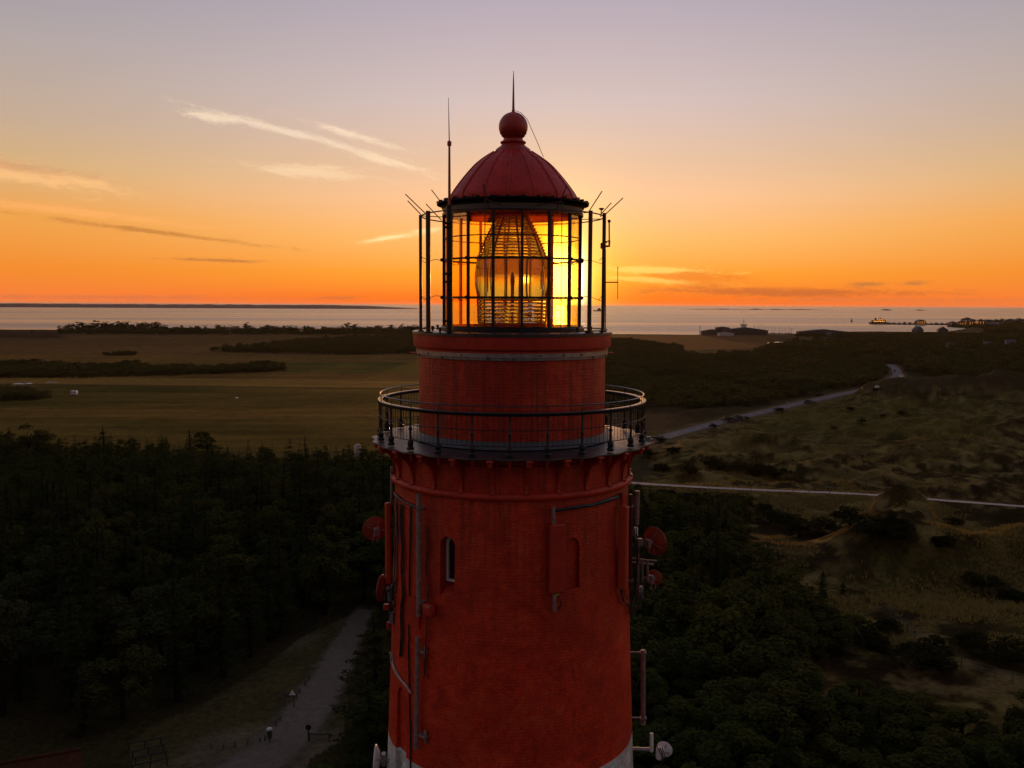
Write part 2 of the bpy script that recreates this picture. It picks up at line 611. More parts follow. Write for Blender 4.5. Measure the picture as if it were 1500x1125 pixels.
M['housewall'] = simple('pale_house_wall', (.50, .46, .42), .7, 0, .12, .4)
M['shedwall'] = simple('dark_shed_wall', (.06, .05, .05), .7, 0, .3, .3)
M['glassdark'] = simple('dark_window_glass', (.02, .02, .022), .1, 0, .2, 1.0)
M['tyre'] = simple('tyre_rubber', (.015, .015, .015), .8)
M['carwhite'] = simple('white_car_paint', (.70, .69, .66), .25, 0, .04, 1.0)
M['cargrey'] = simple('silver_car_paint', (.35, .36, .38), .25, .4, .05, 1.0)
M['cardark'] = simple('dark_car_paint', (.03, .03, .035), .25, 0, .05, 1.0)
M['hull'] = simple('ship_hull_paint', (.10, .05, .05), .5)
M['skin'] = simple('skin', (.45, .28, .2), .6)
M['cloth'] = simple('light_jacket_cloth', (.42, .40, .40), .8)


def lit_mat(name, c, s):
    m, w = mat(name)
    out = w.n('ShaderNodeOutputMaterial')
    e = w.n('ShaderNodeEmission')
    e.inputs[0].default_value = (*c, 1)
    e.inputs[1].default_value = s
    w.t.links.new(e.outputs[0], out.inputs[0])
    return m


M['lit'] = lit_mat('lit_window', (1.0, .33, .05), 1.6)
M['leaf_broad'] = leaf_mat('broadleaf_foliage', (.034, .050, .012), (.056, .066, .014), (.085, .074, .020))
M['leaf_pale'] = leaf_mat('pale_willow_foliage', (.042, .054, .020), (.052, .060, .024), (.055, .058, .026))
M['leaf_con'] = leaf_mat('conifer_needles', (.024, .038, .012), (.036, .047, .013), (.052, .046, .015), .14)
M['leaf_shrub'] = leaf_mat('shrub_foliage', (.020, .024, .007), (.026, .027, .008), (.032, .028, .009))
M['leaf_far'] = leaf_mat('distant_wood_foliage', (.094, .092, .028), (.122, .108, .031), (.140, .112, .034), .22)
M['marram'] = leaf_mat('marram_grass', (.29, .225, .075), (.36, .27, .095), (.32, .24, .085), .2)


def glass_mat(name, tint, veil):
    """thin old glazing: clear with a salt film whose orange colour imitates sun glare"""
    m, w = mat(name)
    out = w.n('ShaderNodeOutputMaterial')
    tr = w.n('ShaderNodeBsdfTransparent')
    tr.inputs[0].default_value = (*tint, 1)
    gl = w.n('ShaderNodeBsdfGlossy')
    gl.inputs['Roughness'].default_value = 0.02
    tl = w.n('ShaderNodeBsdfTranslucent')
    fr = w.n('ShaderNodeFresnel')
    fr.inputs[0].default_value = 1.5
    tc = w.n('ShaderNodeTexCoord').outputs['Object']
    n = w.maprange(w.noise(tc, 2.0, 5, .6), .3, .7, .5, 1.0)
    w.put(tl.inputs[0], w.mix(1.0, veil, w.xyz(n, n, n), 'MULTIPLY'))  # veil colour puts the sun glare into the glass
    m1 = w.n('ShaderNodeAddShader')
    w.t.links.new(tr.outputs[0], m1.inputs[0])
    w.t.links.new(tl.outputs[0], m1.inputs[1])
    m2 = w.n('ShaderNodeMixShader')
    w.put(m2.inputs[0], w.math('MULTIPLY', fr.outputs[0], 0.35))
    w.t.links.new(m1.outputs[0], m2.inputs[1])
    w.t.links.new(gl.outputs[0], m2.inputs[2])
    w.t.links.new(m2.outputs[0], out.inputs[0])
    return m


def lens_mat():
    m, w = mat('optic_glass')
    out = w.n('ShaderNodeOutputMaterial')
    g = w.n('ShaderNodeBsdfGlass')
    g.inputs['Color'].default_value = (.93, .96, .90, 1)
    g.inputs['Roughness'].default_value = 0.004
    g.inputs['IOR'].default_value = 1.5
    tl = w.n('ShaderNodeBsdfTranslucent')
    tl.inputs[0].default_value = (.55, .52, .40, 1)
    mx = w.n('ShaderNodeMixShader')
    mx.inputs[0].default_value = .025
    w.t.links.new(g.outputs[0], mx.inputs[1])
    w.t.links.new(tl.outputs[0], mx.inputs[2])
    w.t.links.new(mx.outputs[0], out.inputs[0])
    return m


M['glass'] = glass_mat('clear_lantern_glass', (.95, .94, .90), (.95, .17, .004))
M['amber'] = glass_mat('amber_lantern_glass', (.95, .68, .06), (.95, .26, .006))
M['optic'] = lens_mat()

# ------------------------------------------------------------------ terrain
_rng = np.random.RandomState(7)
_perm = _rng.rand(256, 256)


def vnoise(x, y):
    xi, yi = np.floor(x).astype(int), np.floor(y).astype(int)
    fx, fy = x - xi, y - yi
    fx, fy = fx * fx * (3 - 2 * fx), fy * fy * (3 - 2 * fy)
    h = lambda a, b: _perm[a & 255, b & 255]
    return (h(xi, yi) * (1 - fx) + h(xi + 1, yi) * fx) * (1 - fy) + (h(xi, yi + 1) * (1 - fx) + h(xi + 1, yi + 1) * fx) * fy


def fbm(x, y, o=4):
    s, a, t = 0.0, 1.0, 0.0
    for i in range(o):
        s = s + a * vnoise(x + 17.3 * i, y + 9.1 * i)
        t += a
        a *= 0.5
        x, y = x * 2.03, y * 2.03
    return s / t


def ss(a, b, v):
    t = np.clip((v - a) / (b - a), 0, 1)
    return t * t * (3 - 2 * t)


def seg_dist(x, y, pts):
    best = np.full(np.shape(x), 1e9)
    hz = np.zeros(np.shape(x))
    for (a, b) in zip(pts[:-1], pts[1:]):
        dx, dy = b[0] - a[0], b[1] - a[1]
        t = np.clip(((x - a[0]) * dx + (y - a[1]) * dy) / (dx * dx + dy * dy), 0, 1)
        dd = np.hypot(x - a[0] - t * dx, y - a[1] - t * dy)
        z = a[2] + t * (b[2] - a[2])
        hz = np.where(dd < best, z, hz)
        best = np.minimum(best, dd)
    return best, hz


ROAD = [G(*q) for q in ((860, 676, 5.5), (930, 653, 5.5), (1000, 633, 5.2), (1070, 615, 5.0), (1150, 596, 4.8), (1225, 579, 4.6), (1285, 567.5, 4.4),
                        (1305, 559, 4.2), (1315, 549, 4.0), (1312, 540, 4.0), (1303, 534, 4.0))]
TRACK = [G(*q) for q in ((880, 704, 11.0), (930, 709, 11.0), (1000, 713, 11.0), (1080, 717, 10.8), (1180, 721, 10.5), (1275, 724, 10.3), (1390, 734, 10.3), (1470, 740, 10.6), (1570, 748, 11.0))]
GRAVEL = [G(*q) for q in ((534, 893, 22), (516, 925, 22), (497, 962, 22), (470, 1010, 22), (445, 1055, 22), (412, 1092, 22), (360, 1130, 22), (300, 1170, 22))]

HILLS = [  # px, row of the crest, depth, radius across, radius along, height above the base
    (1262, 100, 520, 16, 22, 3.5), (1300, 100, 520, 18, 24, 6.5), (1345, 100, 520, 20, 26, 8.5), (1390, 100, 530, 16, 22, 6.0), (1440, 100, 520, 22, 26, 9.0),
    (1500, 100, 520, 22, 26, 8.0), (1570, 100, 510, 26, 26, 8.0),
    (1290, 0, 128, 7, 8, 2.4), (1340, 0, 128, 9, 7, 3.6), (1400, 0, 132, 12, 9, 1.6), (1475, 0, 132, 14, 9, 1.8), (1570, 0, 132, 18, 10, 2.5),
    (1331, 0, 207, 8.0, 7, 8.2),
    (1170, 0, 285, 16, 10, 1.6), (1250, 0, 300, 24, 10, 2.0), (1350, 0, 320, 30, 14, 2.6), (1450, 0, 335, 34, 14, 3.5),
    (1050, 0, 330, 16, 10, 1.6), (1120, 0, 350, 20, 9, 2.0), (1410, 0, 400, 34, 16, 3.0), (1500, 0, 380, 30, 20, 4.0),
]


def T(x, y):
    x, y = np.asarray(x, float), np.asarray(y, float)
    r = np.hypot(x, y - 40)
    base = 3.6 + 18.4 * (1 - ss(62, 265, r))
    c = 750 + F * x / np.maximum(y, 1.0)
    md = ss(930, 1010, c) * ss(95, 150, y) * (1 - ss(560, 640, y)) * (y > 0)
    rd = 1 - np.abs(2 * fbm(x / 42.0 + 3, y / 30.0, 4) - 1) * 2.2
    z = base + md * (np.clip(rd, 0, 1) ** 1.4 * 3.0 + (fbm(x / 16.0, y / 12.0, 3) - .5) * 4.6 + (fbm(x / 5.0, y / 4.0, 3) - .5) * 1.8)
    for px, _, Y, sx, sy, h in HILLS:
        X = (px - 750) / F * Y
        z = z + h * np.exp(-((x - X) / sx) ** 2 - ((y - Y) / sy) ** 2) * (0.75 + 0.5 * fbm(x / 11.0, y / 9.0, 3))
    z = z + (fbm(x / 60.0, y / 60.0, 3) - .5) * (1.2 * ss(120, 500, y))
    # open slope between the tower and the pale track
    k = ss(930, 1000, c) * (1 - ss(1262, 1295, c)) * ss(150, 175, y) * (1 - ss(232, 246, y))
    z = z * (1 - k) + (np.minimum(z, 9.6) - .6) * k
    k = ss(1372, 1395, c) * ss(172, 195, y) * (1 - ss(226, 240, y))
    z = z * (1 - k) + (np.minimum(z, 9.4) - .6) * k
    for line, w0, w1 in ((ROAD, 6, 22), (TRACK, 3, 12)):
        dd, hz = seg_dist(x, y, line)
        k = 1 - ss(w0, w1, dd)
        z = z * (1 - k) + hz * k
    # the shore
    az = np.degrees(np.arctan2(x, y))
    cc = 750 + F * np.tan(np.radians(np.clip(az, -60, 60)))
    Rs = np.interp(cc, [-400, 0, 300, 600, 900, 1050, 1150, 1250, 1385, 1412, 1432, 1450, 1520, 1900],
                   [1900, 1840, 1850, 1790, 1740, 1735, 1800, 1990, 1990, 2250, 2700, 3050, 3250, 3300])
    Rs = Rs + 14 * (fbm(cc / 25.0, cc * 0 + 3, 3) - .5)
    d = np.where(np.abs(az) < 60, y, r)
    z = z * (1 - ss(Rs - 60, Rs, d)) + (-4.0) * ss(Rs - 40, Rs + 60, d)
    return z


def T1(x, y):
    return float(T(np.array([x]), np.array([y]))[0])


def ground_at(px, py):
    """where the view through px, py first meets the ground"""
    r = ray(px, py)
    lo = 20.0
    ts = np.geomspace(20, 4000, 900)
    pts = np.array((0, 0, CAMZ)) + ts[:, None] * r
    dz = pts[:, 2] - T(pts[:, 0], pts[:, 1])
    i = int(np.argmax(dz < 0))
    if dz[i] >= 0:
        return pts[-1]
    a, b = ts[max(i - 1, 0)], ts[i]
    for _ in range(24):
        m = .5 * (a + b)
        p = np.array((0, 0, CAMZ)) + m * r
        if p[2] > T1(p[0], p[1]):
            a = m
        else:
            b = m
    return np.array((0, 0, CAMZ)) + b * r


def in_poly(x, y, poly):
    x, y = np.asarray(x, float), np.asarray(y, float)
    inside = np.zeros(np.broadcast(x, y).shape, bool)
    n = len(poly)
    for i in range(n):
        x1, y1 = poly[i]
        x2, y2 = poly[(i + 1) % n]
        if y1 == y2:
            continue
        c = ((y1 > y) != (y2 > y)) & (x < (x2 - x1) * (y - y1) / (y2 - y1) + x1)
        inside ^= c
    return inside


ROOFVIEW = [(-80, 1085), (0, 1080), (130, 1076), (255, 1066), (262, 1250), (-80, 1250)]
CLEAR = [(200, 1200), (190, 1090), (225, 1062), (300, 1030), (385, 978), (440, 935), (505, 905), (530, 885), (540, 890), (528, 935), (512, 985), (508, 1040), (500, 1085), (455, 1110), (420, 1200)]


def soft(x, a, b, w):
    return ss(a - w, a + w, x) * (1 - ss(b - w, b + w, x))


def build_ground():
    az = np.concatenate([np.arange(-180, -44, 4.0), np.arange(-42, -31, 0.5), np.arange(-31, 31.01, 0.115), np.arange(31.5, 42, 0.5), np.arange(44, 180, 4.0)])
    rr = np.geomspace(6.0, 3600.0, 900)
    A, Rr = np.meshgrid(np.radians(az), rr, indexing='ij')
    X, Y = Rr * np.sin(A), Rr * np.cos(A)
    Z = T(X, Y)
    na, nr = A.shape
    V = np.stack([X, Y, Z], -1).reshape(-1, 3)
    i, j = np.meshgrid(np.arange(na), np.arange(nr - 1), indexing='ij')
    i2 = (i + 1) % na
    Q = np.stack([i * nr + j, i * nr + j + 1, i2 * nr + j + 1, i2 * nr + j], -1).reshape(-1, 4)
    # what grows where: albedo of the ground cover
    flat = V.copy()
    px, py = project(flat)
    wob = (fbm(V[:, 0] / 35, V[:, 1] / 35, 3) - .5)
    py2 = py + wob * np.clip((py - 450) * .10, 1, 14)
    px2 = px + wob * 40
    n1 = fbm(V[:, 0] / 14.0, V[:, 1] / 14.0, 4)
    n2 = fbm(V[:, 0] / 3.1 + 50, V[:, 1] / 3.1, 4)
    n3 = fbm(V[:, 0] / 70.0 + 9, V[:, 1] / 30.0, 4)
    C = np.tile(np.array((.055, .046, .020)), (len(V), 1))

    def lay(mask, c, amt=1.0):
        k = (np.clip(mask, 0, 1) * amt)[:, None]
        C[:] = C * (1 - k) + np.array(c) * k
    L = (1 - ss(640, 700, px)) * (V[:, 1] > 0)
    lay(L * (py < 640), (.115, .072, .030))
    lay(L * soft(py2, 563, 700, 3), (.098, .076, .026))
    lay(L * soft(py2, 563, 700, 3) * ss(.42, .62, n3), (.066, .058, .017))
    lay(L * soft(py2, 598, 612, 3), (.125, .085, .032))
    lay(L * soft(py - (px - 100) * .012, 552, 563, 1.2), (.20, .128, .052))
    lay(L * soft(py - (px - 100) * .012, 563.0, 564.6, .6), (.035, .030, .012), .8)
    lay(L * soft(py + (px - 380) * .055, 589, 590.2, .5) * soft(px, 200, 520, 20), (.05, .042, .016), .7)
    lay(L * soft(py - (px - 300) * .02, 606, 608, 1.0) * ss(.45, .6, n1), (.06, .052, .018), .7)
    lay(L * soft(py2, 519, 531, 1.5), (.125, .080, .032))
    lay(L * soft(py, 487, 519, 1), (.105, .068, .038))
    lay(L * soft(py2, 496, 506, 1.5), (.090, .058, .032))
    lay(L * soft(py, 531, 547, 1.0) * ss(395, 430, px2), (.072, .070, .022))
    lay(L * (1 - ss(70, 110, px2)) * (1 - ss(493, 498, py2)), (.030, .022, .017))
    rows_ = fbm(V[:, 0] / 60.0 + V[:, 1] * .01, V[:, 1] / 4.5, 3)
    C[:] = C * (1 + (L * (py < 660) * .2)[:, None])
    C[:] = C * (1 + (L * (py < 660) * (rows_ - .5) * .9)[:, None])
    near = in_poly(px, py, CLEAR) & (V[:, 1] > 0) & (V[:, 1] < 140)
    lay(near.astype(float), (.095, .080, .034))
    lay(near * ss(.45, .62, n1), (.185, .150, .098), .85)
    Rt = ss(885, 905, px) * (V[:, 1] > 0)
    lay(Rt * soft(py + (px - 890) * .02, 493, 515, 1.2) * (1 - ss(1120, 1160, px2)), (.155, .080, .030))
    lay(Rt * soft(py2, 515, 640, 2), (.060, .046, .020))
    lay(Rt * soft(py2, 606, 640, 3) * (1 - ss(960, 1050, px2)), (.12, .075, .034))
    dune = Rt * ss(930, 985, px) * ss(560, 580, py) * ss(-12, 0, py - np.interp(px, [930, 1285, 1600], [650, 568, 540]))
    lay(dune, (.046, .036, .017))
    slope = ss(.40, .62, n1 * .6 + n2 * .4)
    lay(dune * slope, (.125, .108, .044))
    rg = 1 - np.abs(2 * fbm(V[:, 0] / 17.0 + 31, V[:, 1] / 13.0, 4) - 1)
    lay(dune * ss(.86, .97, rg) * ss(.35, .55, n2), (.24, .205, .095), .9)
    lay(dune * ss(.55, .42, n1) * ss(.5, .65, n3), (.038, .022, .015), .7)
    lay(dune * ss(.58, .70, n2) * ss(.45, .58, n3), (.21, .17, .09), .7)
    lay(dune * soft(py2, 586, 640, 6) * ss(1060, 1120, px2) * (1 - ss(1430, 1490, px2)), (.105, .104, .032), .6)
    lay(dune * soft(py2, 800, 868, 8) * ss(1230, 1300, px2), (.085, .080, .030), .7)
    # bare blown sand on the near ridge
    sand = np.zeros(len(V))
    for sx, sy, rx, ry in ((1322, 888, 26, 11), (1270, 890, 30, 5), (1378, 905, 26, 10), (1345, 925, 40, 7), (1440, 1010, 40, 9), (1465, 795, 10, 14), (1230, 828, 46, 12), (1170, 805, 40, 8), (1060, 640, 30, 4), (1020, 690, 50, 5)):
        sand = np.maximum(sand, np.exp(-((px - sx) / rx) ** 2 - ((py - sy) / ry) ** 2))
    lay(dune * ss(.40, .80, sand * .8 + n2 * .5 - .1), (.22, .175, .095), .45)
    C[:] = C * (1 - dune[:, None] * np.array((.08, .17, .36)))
    verge, _ = seg_dist(V[:, 0], V[:, 1], ROAD)
    lay((1 - ss(5, 9, verge)), (.15, .11, .055), .8)
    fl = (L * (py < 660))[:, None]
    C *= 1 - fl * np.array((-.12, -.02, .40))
    C *= (0.72 + 0.56 * n2)[:, None]
    m, w = mat('ground_cover')
    at = w.n('ShaderNodeAttribute', attribute_name='cover')
    pos = w.n('ShaderNodeNewGeometry').outputs['Position']
    f1 = w.noise(pos, 1.6, 6, .7)
    f2 = w.noise(pos, .12, 5, .6)
    c = w.mix(w.maprange(f1, .3, .72), w.mix(1.0, at.outputs['Color'], (.50, .48, .46), 'MULTIPLY'), w.mix(1.0, at.outputs['Color'], (1.45, 1.4, 1.3), 'MULTIPLY'))
    c = w.mix(w.maprange(f2, .35, .7, 0, .5), c, w.mix(1.0, c, (.7, .75, .6), 'MULTIPLY'))
    h = w.math('ADD', w.noise(pos, 2.4, 6, .75), w.math('MULTIPLY', f2, 3.0))
    principled(w, c, .95, 0, bump=h, bump_s=.8, bump_d=.5, spec=.01)
    C4 = np.concatenate([np.clip(C, 0, 1), np.ones((len(C), 1))], 1)
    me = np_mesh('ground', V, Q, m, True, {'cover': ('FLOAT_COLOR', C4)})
    tag(link('ground', me), kind='structure')


build_ground()


def build_sea():
    m, w = mat('sea_water')
    pos = w.n('ShaderNodeNewGeometry').outputs['Position']
    x, y, z = w.sep(pos)
    wave = w.noise(w.xyz(w.math('MULTIPLY', x, .02), w.math('MULTIPLY', y, .05), 0.0), 1.0, 8, .7)
    band = w.noise(w.xyz(w.math('MULTIPLY', x, .00022), w.math('MULTIPLY', y, .0020), 3.0), 1.0, 5, .6)
    b = principled(w, (.035, .045, .055), w.maprange(band, .35, .65, .17, .30), 0, bump=wave, bump_s=1.0, bump_d=2.2, spec=.5)
    b.inputs['IOR'].default_value = 1.33
    n = 96
    V = [(0, 0, 0)]
    rs = (1200, 3000, 9000, 30000, 42000)
    for r in rs:
        V += [(r * math.sin(2 * math.pi * i / n), r * math.cos(2 * math.pi * i / n), 0) for i in range(n)]
    mb = MB()
    fs = [(0, 1 + i, 1 + (i + 1) % n) for i in range(n)]
    for k in range(len(rs) - 1):
        for i in range(n):
            j = (i + 1) % n
            fs.append((1 + k * n + i, 1 + k * n + n + i, 1 + k * n + n + j, 1 + k * n + j))
    mb.add(V, fs)
    o = mb.build('sea', m)
    if o.data.polygons[0].normal.z < 0:
        o.data.flip_normals()
    tag(o, kind='structure')


build_sea()


def ribbon(name, line, width, m, lift, ragged=0.0, step=2.0):
    pts = [Vector(p) for p in line]
    dense = []
    for a, b in zip(pts[:-1], pts[1:]):
        k = max(1, int((b - a).length / step))
        dense += [a.lerp(b, i / k) for i in range(k)]
    dense.append(pts[-1])
    for _ in range(30):
        dense = [dense[0]] + [(dense[i - 1] + dense[i] * 2 + dense[i + 1]) / 4 for i in range(1, len(dense) - 1)] + [dense[-1]]
    V, Fq, L = [], [], []
    nw = 9
    rng = random.Random(3)
    for i, p in enumerate(dense):
        t = dense[min(i + 1, len(dense) - 1)] - dense[max(i - 1, 0)]
        s = Vector((t.y, -t.x, 0)).normalized()
        wd = width(i / (len(dense) - 1)) if callable(width) else width
        jl, jr = rng.uniform(-ragged, ragged), rng.uniform(-ragged, ragged)
        for k in range(nw):
            u = (k / (nw - 1) - .5) * wd
            u += jl if k == 0 else (jr if k == nw - 1 else 0)
            q = p + s * u
            V.append((q.x, q.y))
            L.append(k)
    V = np.array(V)
    Z = T(V[:, 0], V[:, 1]) + lift
    V = np.column_stack([V, Z])
    for i in range(len(dense) - 1):
        for k in range(nw - 1):
            Fq.append((i * nw + k, i * nw + k + 1, (i + 1) * nw + k + 1, (i + 1) * nw + k))
    edge = 1 - np.abs(np.array(L) / (nw - 1) * 2 - 1)
    me = np_mesh(name, V, Fq, m, True, {'edge': ('FLOAT', edge)})
    o = tag(link(name, me), kind='structure')
    return dense


def track_mat(name, c, sc_=1.5, fray=False):
    m, w = mat(name)
    pos = w.n('ShaderNodeNewGeometry').outputs['Position']
    n = w.noise(pos, sc_, 6, .7)
    n2 = w.noise(pos, .2, 4, .6)
    cc = w.mix(w.maprange(n, .3, .7), tuple(q * .7 for q in c), tuple(q * 1.2 for q in c))
    cc = w.mix(w.maprange(n2, .4, .7, 0, .5), cc, tuple(q * .6 for q in c))
    b = principled(w, cc, .9, 0, bump=n, bump_s=.5, bump_d=.05, spec=.15)
    if fray:
        at = w.n('ShaderNodeAttribute', attribute_name='edge').outputs['Fac']
        wide = w.noise(pos, .45, 6, .75)
        w.put(b.inputs['Alpha'], w.maprange(w.math('ADD', w.math('MULTIPLY', at, 1.3), w.math('SUBTRACT', wide, .75)), .1, .55, smooth=True))
    return m


road_line = ribbon('road', ROAD, 7.0, track_mat('road_asphalt', (.16, .14, .14)), .14)
ribbon('sand_track', TRACK, 4.2, track_mat('pale_track', (.42, .36, .31), 1.5, True), .12, .25)
ribbon('gravel_path', GRAVEL, lambda t: 4.2 + 5.5 * t, track_mat('gravel', (.150, .122, .082), 1.5, True), .05, .30, .7)
# worn centre line of the road
cl, wv = mat('road_line_paint')
principled(wv, (.5, .48, .45), .7)
_mb = MB()
for i in range(2, len(road_line) - 4, 6):
    a, b = road_line[i], road_line[i + 2]
    t = (b - a).normalized()
    s = Vector((t.y, -t.x, 0)) * .08
    vs = []
    for q, sg in ((a, -1), (b, -1), (b, 1), (a, 1)):
        v = q + s * sg
        vs.append((v.x, v.y, T1(v.x, v.y) + .16))
    _mb.add(vs, [(0, 1, 2, 3)])
tag(_mb.build('road_markings', cl), kind='structure')


def land_strip(name, px0, px1, Y, prof, m, depth=900):
    """low far coast: prof gives the height in metres along it"""
    n = 400
    V, Fq = [], []
    for i in range(n + 1):
        t = i / n
        px = px0 + (px1 - px0) * t
        X = (px - 750) / F * Y
        h = prof(px)
        for k, (dy, hh) in enumerate(((0, -1), (depth * .05, h * .75), (depth * .3, h), (depth, h * .9), (depth * 1.2, -1))):
            V.append((X * (1 + dy / Y), Y + dy, hh))
        if i:
            for k in range(4):
                Fq.append(((i - 1) * 5 + k, i * 5 + k, i * 5 + k + 1, (i - 1) * 5 + k + 1))
    me = np_mesh(name, V, Fq, m, False)
    return tag(link(name, me), kind='structure')


_fm = simple('far_coast_wood', (.11, .070, .060), .9, 0, .25, .002)
land_strip('far_coast', -300, 612, 9000, lambda p: (33 + 10 * float(fbm(np.array(p / 14.), np.array(2.), 4)) - 4) * float(ss(0, 1, np.array((612 - p) / 130.))) ** .6 + 1, _fm, 1600)
land_strip('far_sandbank', 1000, 1215, 11000, lambda p: (3 + 22 * max(0.0, float(fbm(np.array(p / 16.), np.array(7.), 3)) - .42)) * float(ss(1000, 1030, np.array(p)) * (1 - ss(1190, 1215, np.array(p)))), _fm, 500)
land_strip('far_islet', 1288, 1304, 11000, lambda p: 16 * math.sin(math.pi * (p - 1288) / 16) ** .7 if 1288 < p < 1304 else 0, _fm, 200)
land_strip('small_far_islet', 1338, 1352, 11000, lambda p: 11 * math.sin(math.pi * (p - 1338) / 14) ** .7 if 1338 < p < 1352 else 0, _fm, 200)

# ------------------------------------------------------------------ lighthouse
z_floor_base = zf(671.0, 3.80)
ZG = 21.0
lh = thing('lighthouse', 'tall red brick lighthouse with glazed lantern, domed roof and railed gallery', 'lighthouse', (0, D, ZG))


def ringpt(a, R, z):
    return Vector((R * math.sin(a), D - R * math.cos(a), z))


def fr(a):
    """local frame on the tower at angle a: x tangent, y outward, z up"""
    n = Vector((math.sin(a), -math.cos(a), 0))
    t = Vector((math.cos(a), math.sin(a), 0))
    return Matrix((t, n, Vector((0, 0, 1)))).transposed()


def prof_from_px(rows, seg_front=True):
    """rows: (half width in px, row of the outline) -> radius and height"""
    out = []
    for hw, y in rows:
        z = P(750.5, y, D)[2]
        out.append((rad(hw, z), z))
    return out


AX = (0, D, 0)
# --- main shaft
z_torus = zf(731, 3.27) + .02
shaft_top = zf(684, 3.12)
z_white = P(569, 1073, D)[2] + .32


def shaft_R(z):
    """outer radius of the brick shaft below the ring"""
    zs = [5.0, z_white - 8, P(569, 1120, D)[2], P(571, 920, D)[2], P(573, 745, D)[2], z_torus, 70]
    rs = [rad(182, zs[2]) + 1.25, rad(182, zs[2]) + .42, rad(180.5, zs[2]), rad(174.6, zs[3]), rad(171.5, zs[4]), rad(170.5, zs[5]), rad(169, zs[5])]
    return float(np.interp(z, zs, rs))


def wall(px, py, extra=0.0):
    """point on the shaft seen at px, py, pushed outward by extra; also its angle"""
    r = ray(px, py)
    o = np.array((0, -D, CAMZ))
    R = 3.4
    for _ in range(12):
        a = r[0] ** 2 + r[1] ** 2
        b = o[0] * r[0] + o[1] * r[1]
        c = o[0] ** 2 + o[1] ** 2 - R * R
        disc = b * b - a * c
        t = (-b - math.sqrt(max(disc, 0))) / a
        p = o + t * r
        R = shaft_R(p[2])
    ang = math.atan2(p[0], -p[1])
    return ringpt(ang, R + extra, p[2]), ang


def cut(target, cutters):
    for cb in cutters:
        m = target.modifiers.new('cut', 'BOOLEAN')
        m.operation = 'DIFFERENCE'
        m.solver = 'EXACT'
        m.object = cb
    bpy.context.view_layer.update()
    dg = bpy.context.evaluated_depsgraph_get()
    me = bpy.data.meshes.new_from_object(target.evaluated_get(dg))
    target.modifiers.clear()
    target.data = me
    for cb in cutters:
        bpy.data.objects.remove(cb)


def arch_poly(w, h, n=12):
    """arched opening, origin at the middle of its sill"""
    pts = [(-w / 2, 0), (w / 2, 0), (w / 2, h - w / 2)]
    pts += [(w / 2 * math.cos(math.pi * i / n), h - w / 2 + w / 2 * math.sin(math.pi * i / n)) for i in range(1, n)]
    pts.append((-w / 2, h - w / 2))
    return pts


def niche_cutter(px, y0, y1, w, depth):
    p1, a = wall(px, y1)
    p0, _ = wall(px, y0)
    mb = MB()
    base = Vector((p1.x, p1.y, p1.z))
    R = shaft_R(p1.z)
    mb.prism(arch_poly(w, p0.z - p1.z), -depth, .6, fr(a), ringpt(a, R, p1.z))
    return mb.build('cutter', M['niche']), a, R, p1.z, p0.z - p1.z


zs_ = np.unique(np.concatenate([np.linspace(ZG - 2, z_white - 3, 12), np.linspace(z_white - 3, shaft_top, 60), [z_white]]))
prof_red = [(shaft_R(z), z) for z in zs_ if z >= z_white - 1e-6]
mb = MB()
mb.lathe(prof_red, 160, AX, caps=True)
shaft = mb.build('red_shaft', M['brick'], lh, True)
c1, a1_, r1_, z1_, h1_ = niche_cutter(654.5, 786, 874, .43, .45)
c2, a2_, r2_, z2_, h2_ = niche_cutter(838.5, 788, 862, .42, .13)
c3, a3_, r3_, z3_, h3_ = niche_cutter(585.5, 1004, 1140, .60, .16)
c4 = c3.copy(); c4.data = c3.data.copy(); col.objects.link(c4)
cut(shaft, [c1, c2, c3])
shaft.data.materials.clear()
shaft.data.materials.append(M['brick'])
mb = MB()
mb.lathe([(shaft_R(z) + .002, z) for z in np.linspace(z_white - 9.5, z_white, 14)], 128, AX, caps=True)
white = mb.build('white_band', M['white_brick'], lh, True)
cut(white, [c4])
white.data.materials.clear()
white.data.materials.append(M['white_brick'])
mb = MB()
mb.lathe([(shaft_R(z), z) for z in np.linspace(ZG - 2, z_white - 9.5, 10)], 96, AX, caps=True)
mb.build('lower_red_band', M['brick'], lh, True)
# the slit window with its white frame
wn = MB()
m3 = fr(a1_)
outer = arch_poly(.42, h1_ - .30)
inner = [(u * .72, .06 + (v) * .90) for u, v in arch_poly(.42, h1_ - .34)]
n = len(outer)
cc = ringpt(a1_, r1_, z1_ + .29)
vs = [m3 @ Vector((u, -.30, v)) + cc for u, v in outer] + [m3 @ Vector((u, -.30, v)) + cc for u, v in inner] + \
     [m3 @ Vector((u, -.36, v)) + cc for u, v in inner]
fs = []
for i in range(n):
    j = (i + 1) % n
    fs += [(i, j, n + j, n + i), (n + i, n + j, 2 * n + j, 2 * n + i)]
wn.add(vs, fs)
win = wn.build('window', M['white_paint'], lh)
pn = MB()
pn.prism([(u, v) for u, v in inner], -.37, -.355, m3, cc)
pn.build('pane', M['glassdark'], win)
sl = MB()
mx_ = Matrix((Vector((0, 0, 1)).cross(m3 @ Vector((0, 1, 0))) * 0 + m3 @ Vector((0, 1, 0)), m3 @ Vector((1, 0, 0)), Vector((0, 0, 1)))).transposed()
sl.prism([(-.43, 0), (-.02, 0), (-.43, .28)], -.205, .205, mx_, ringpt(a1_, r1_, z1_ + .004))
sl.build('sill', M['brick'], win)
# bricked-up square panel high on the wall
p, a = wall(748.5, 776)
mb = MB()
Rq = shaft_R(p.z)
for s0, s1 in ((-.15, .15),):
    mb.box(ringpt(a, Rq + .012, p.z), (.29, .05, .52), fr(a), .012)
mb.build('bricked_up_panel', M['brick'], lh)

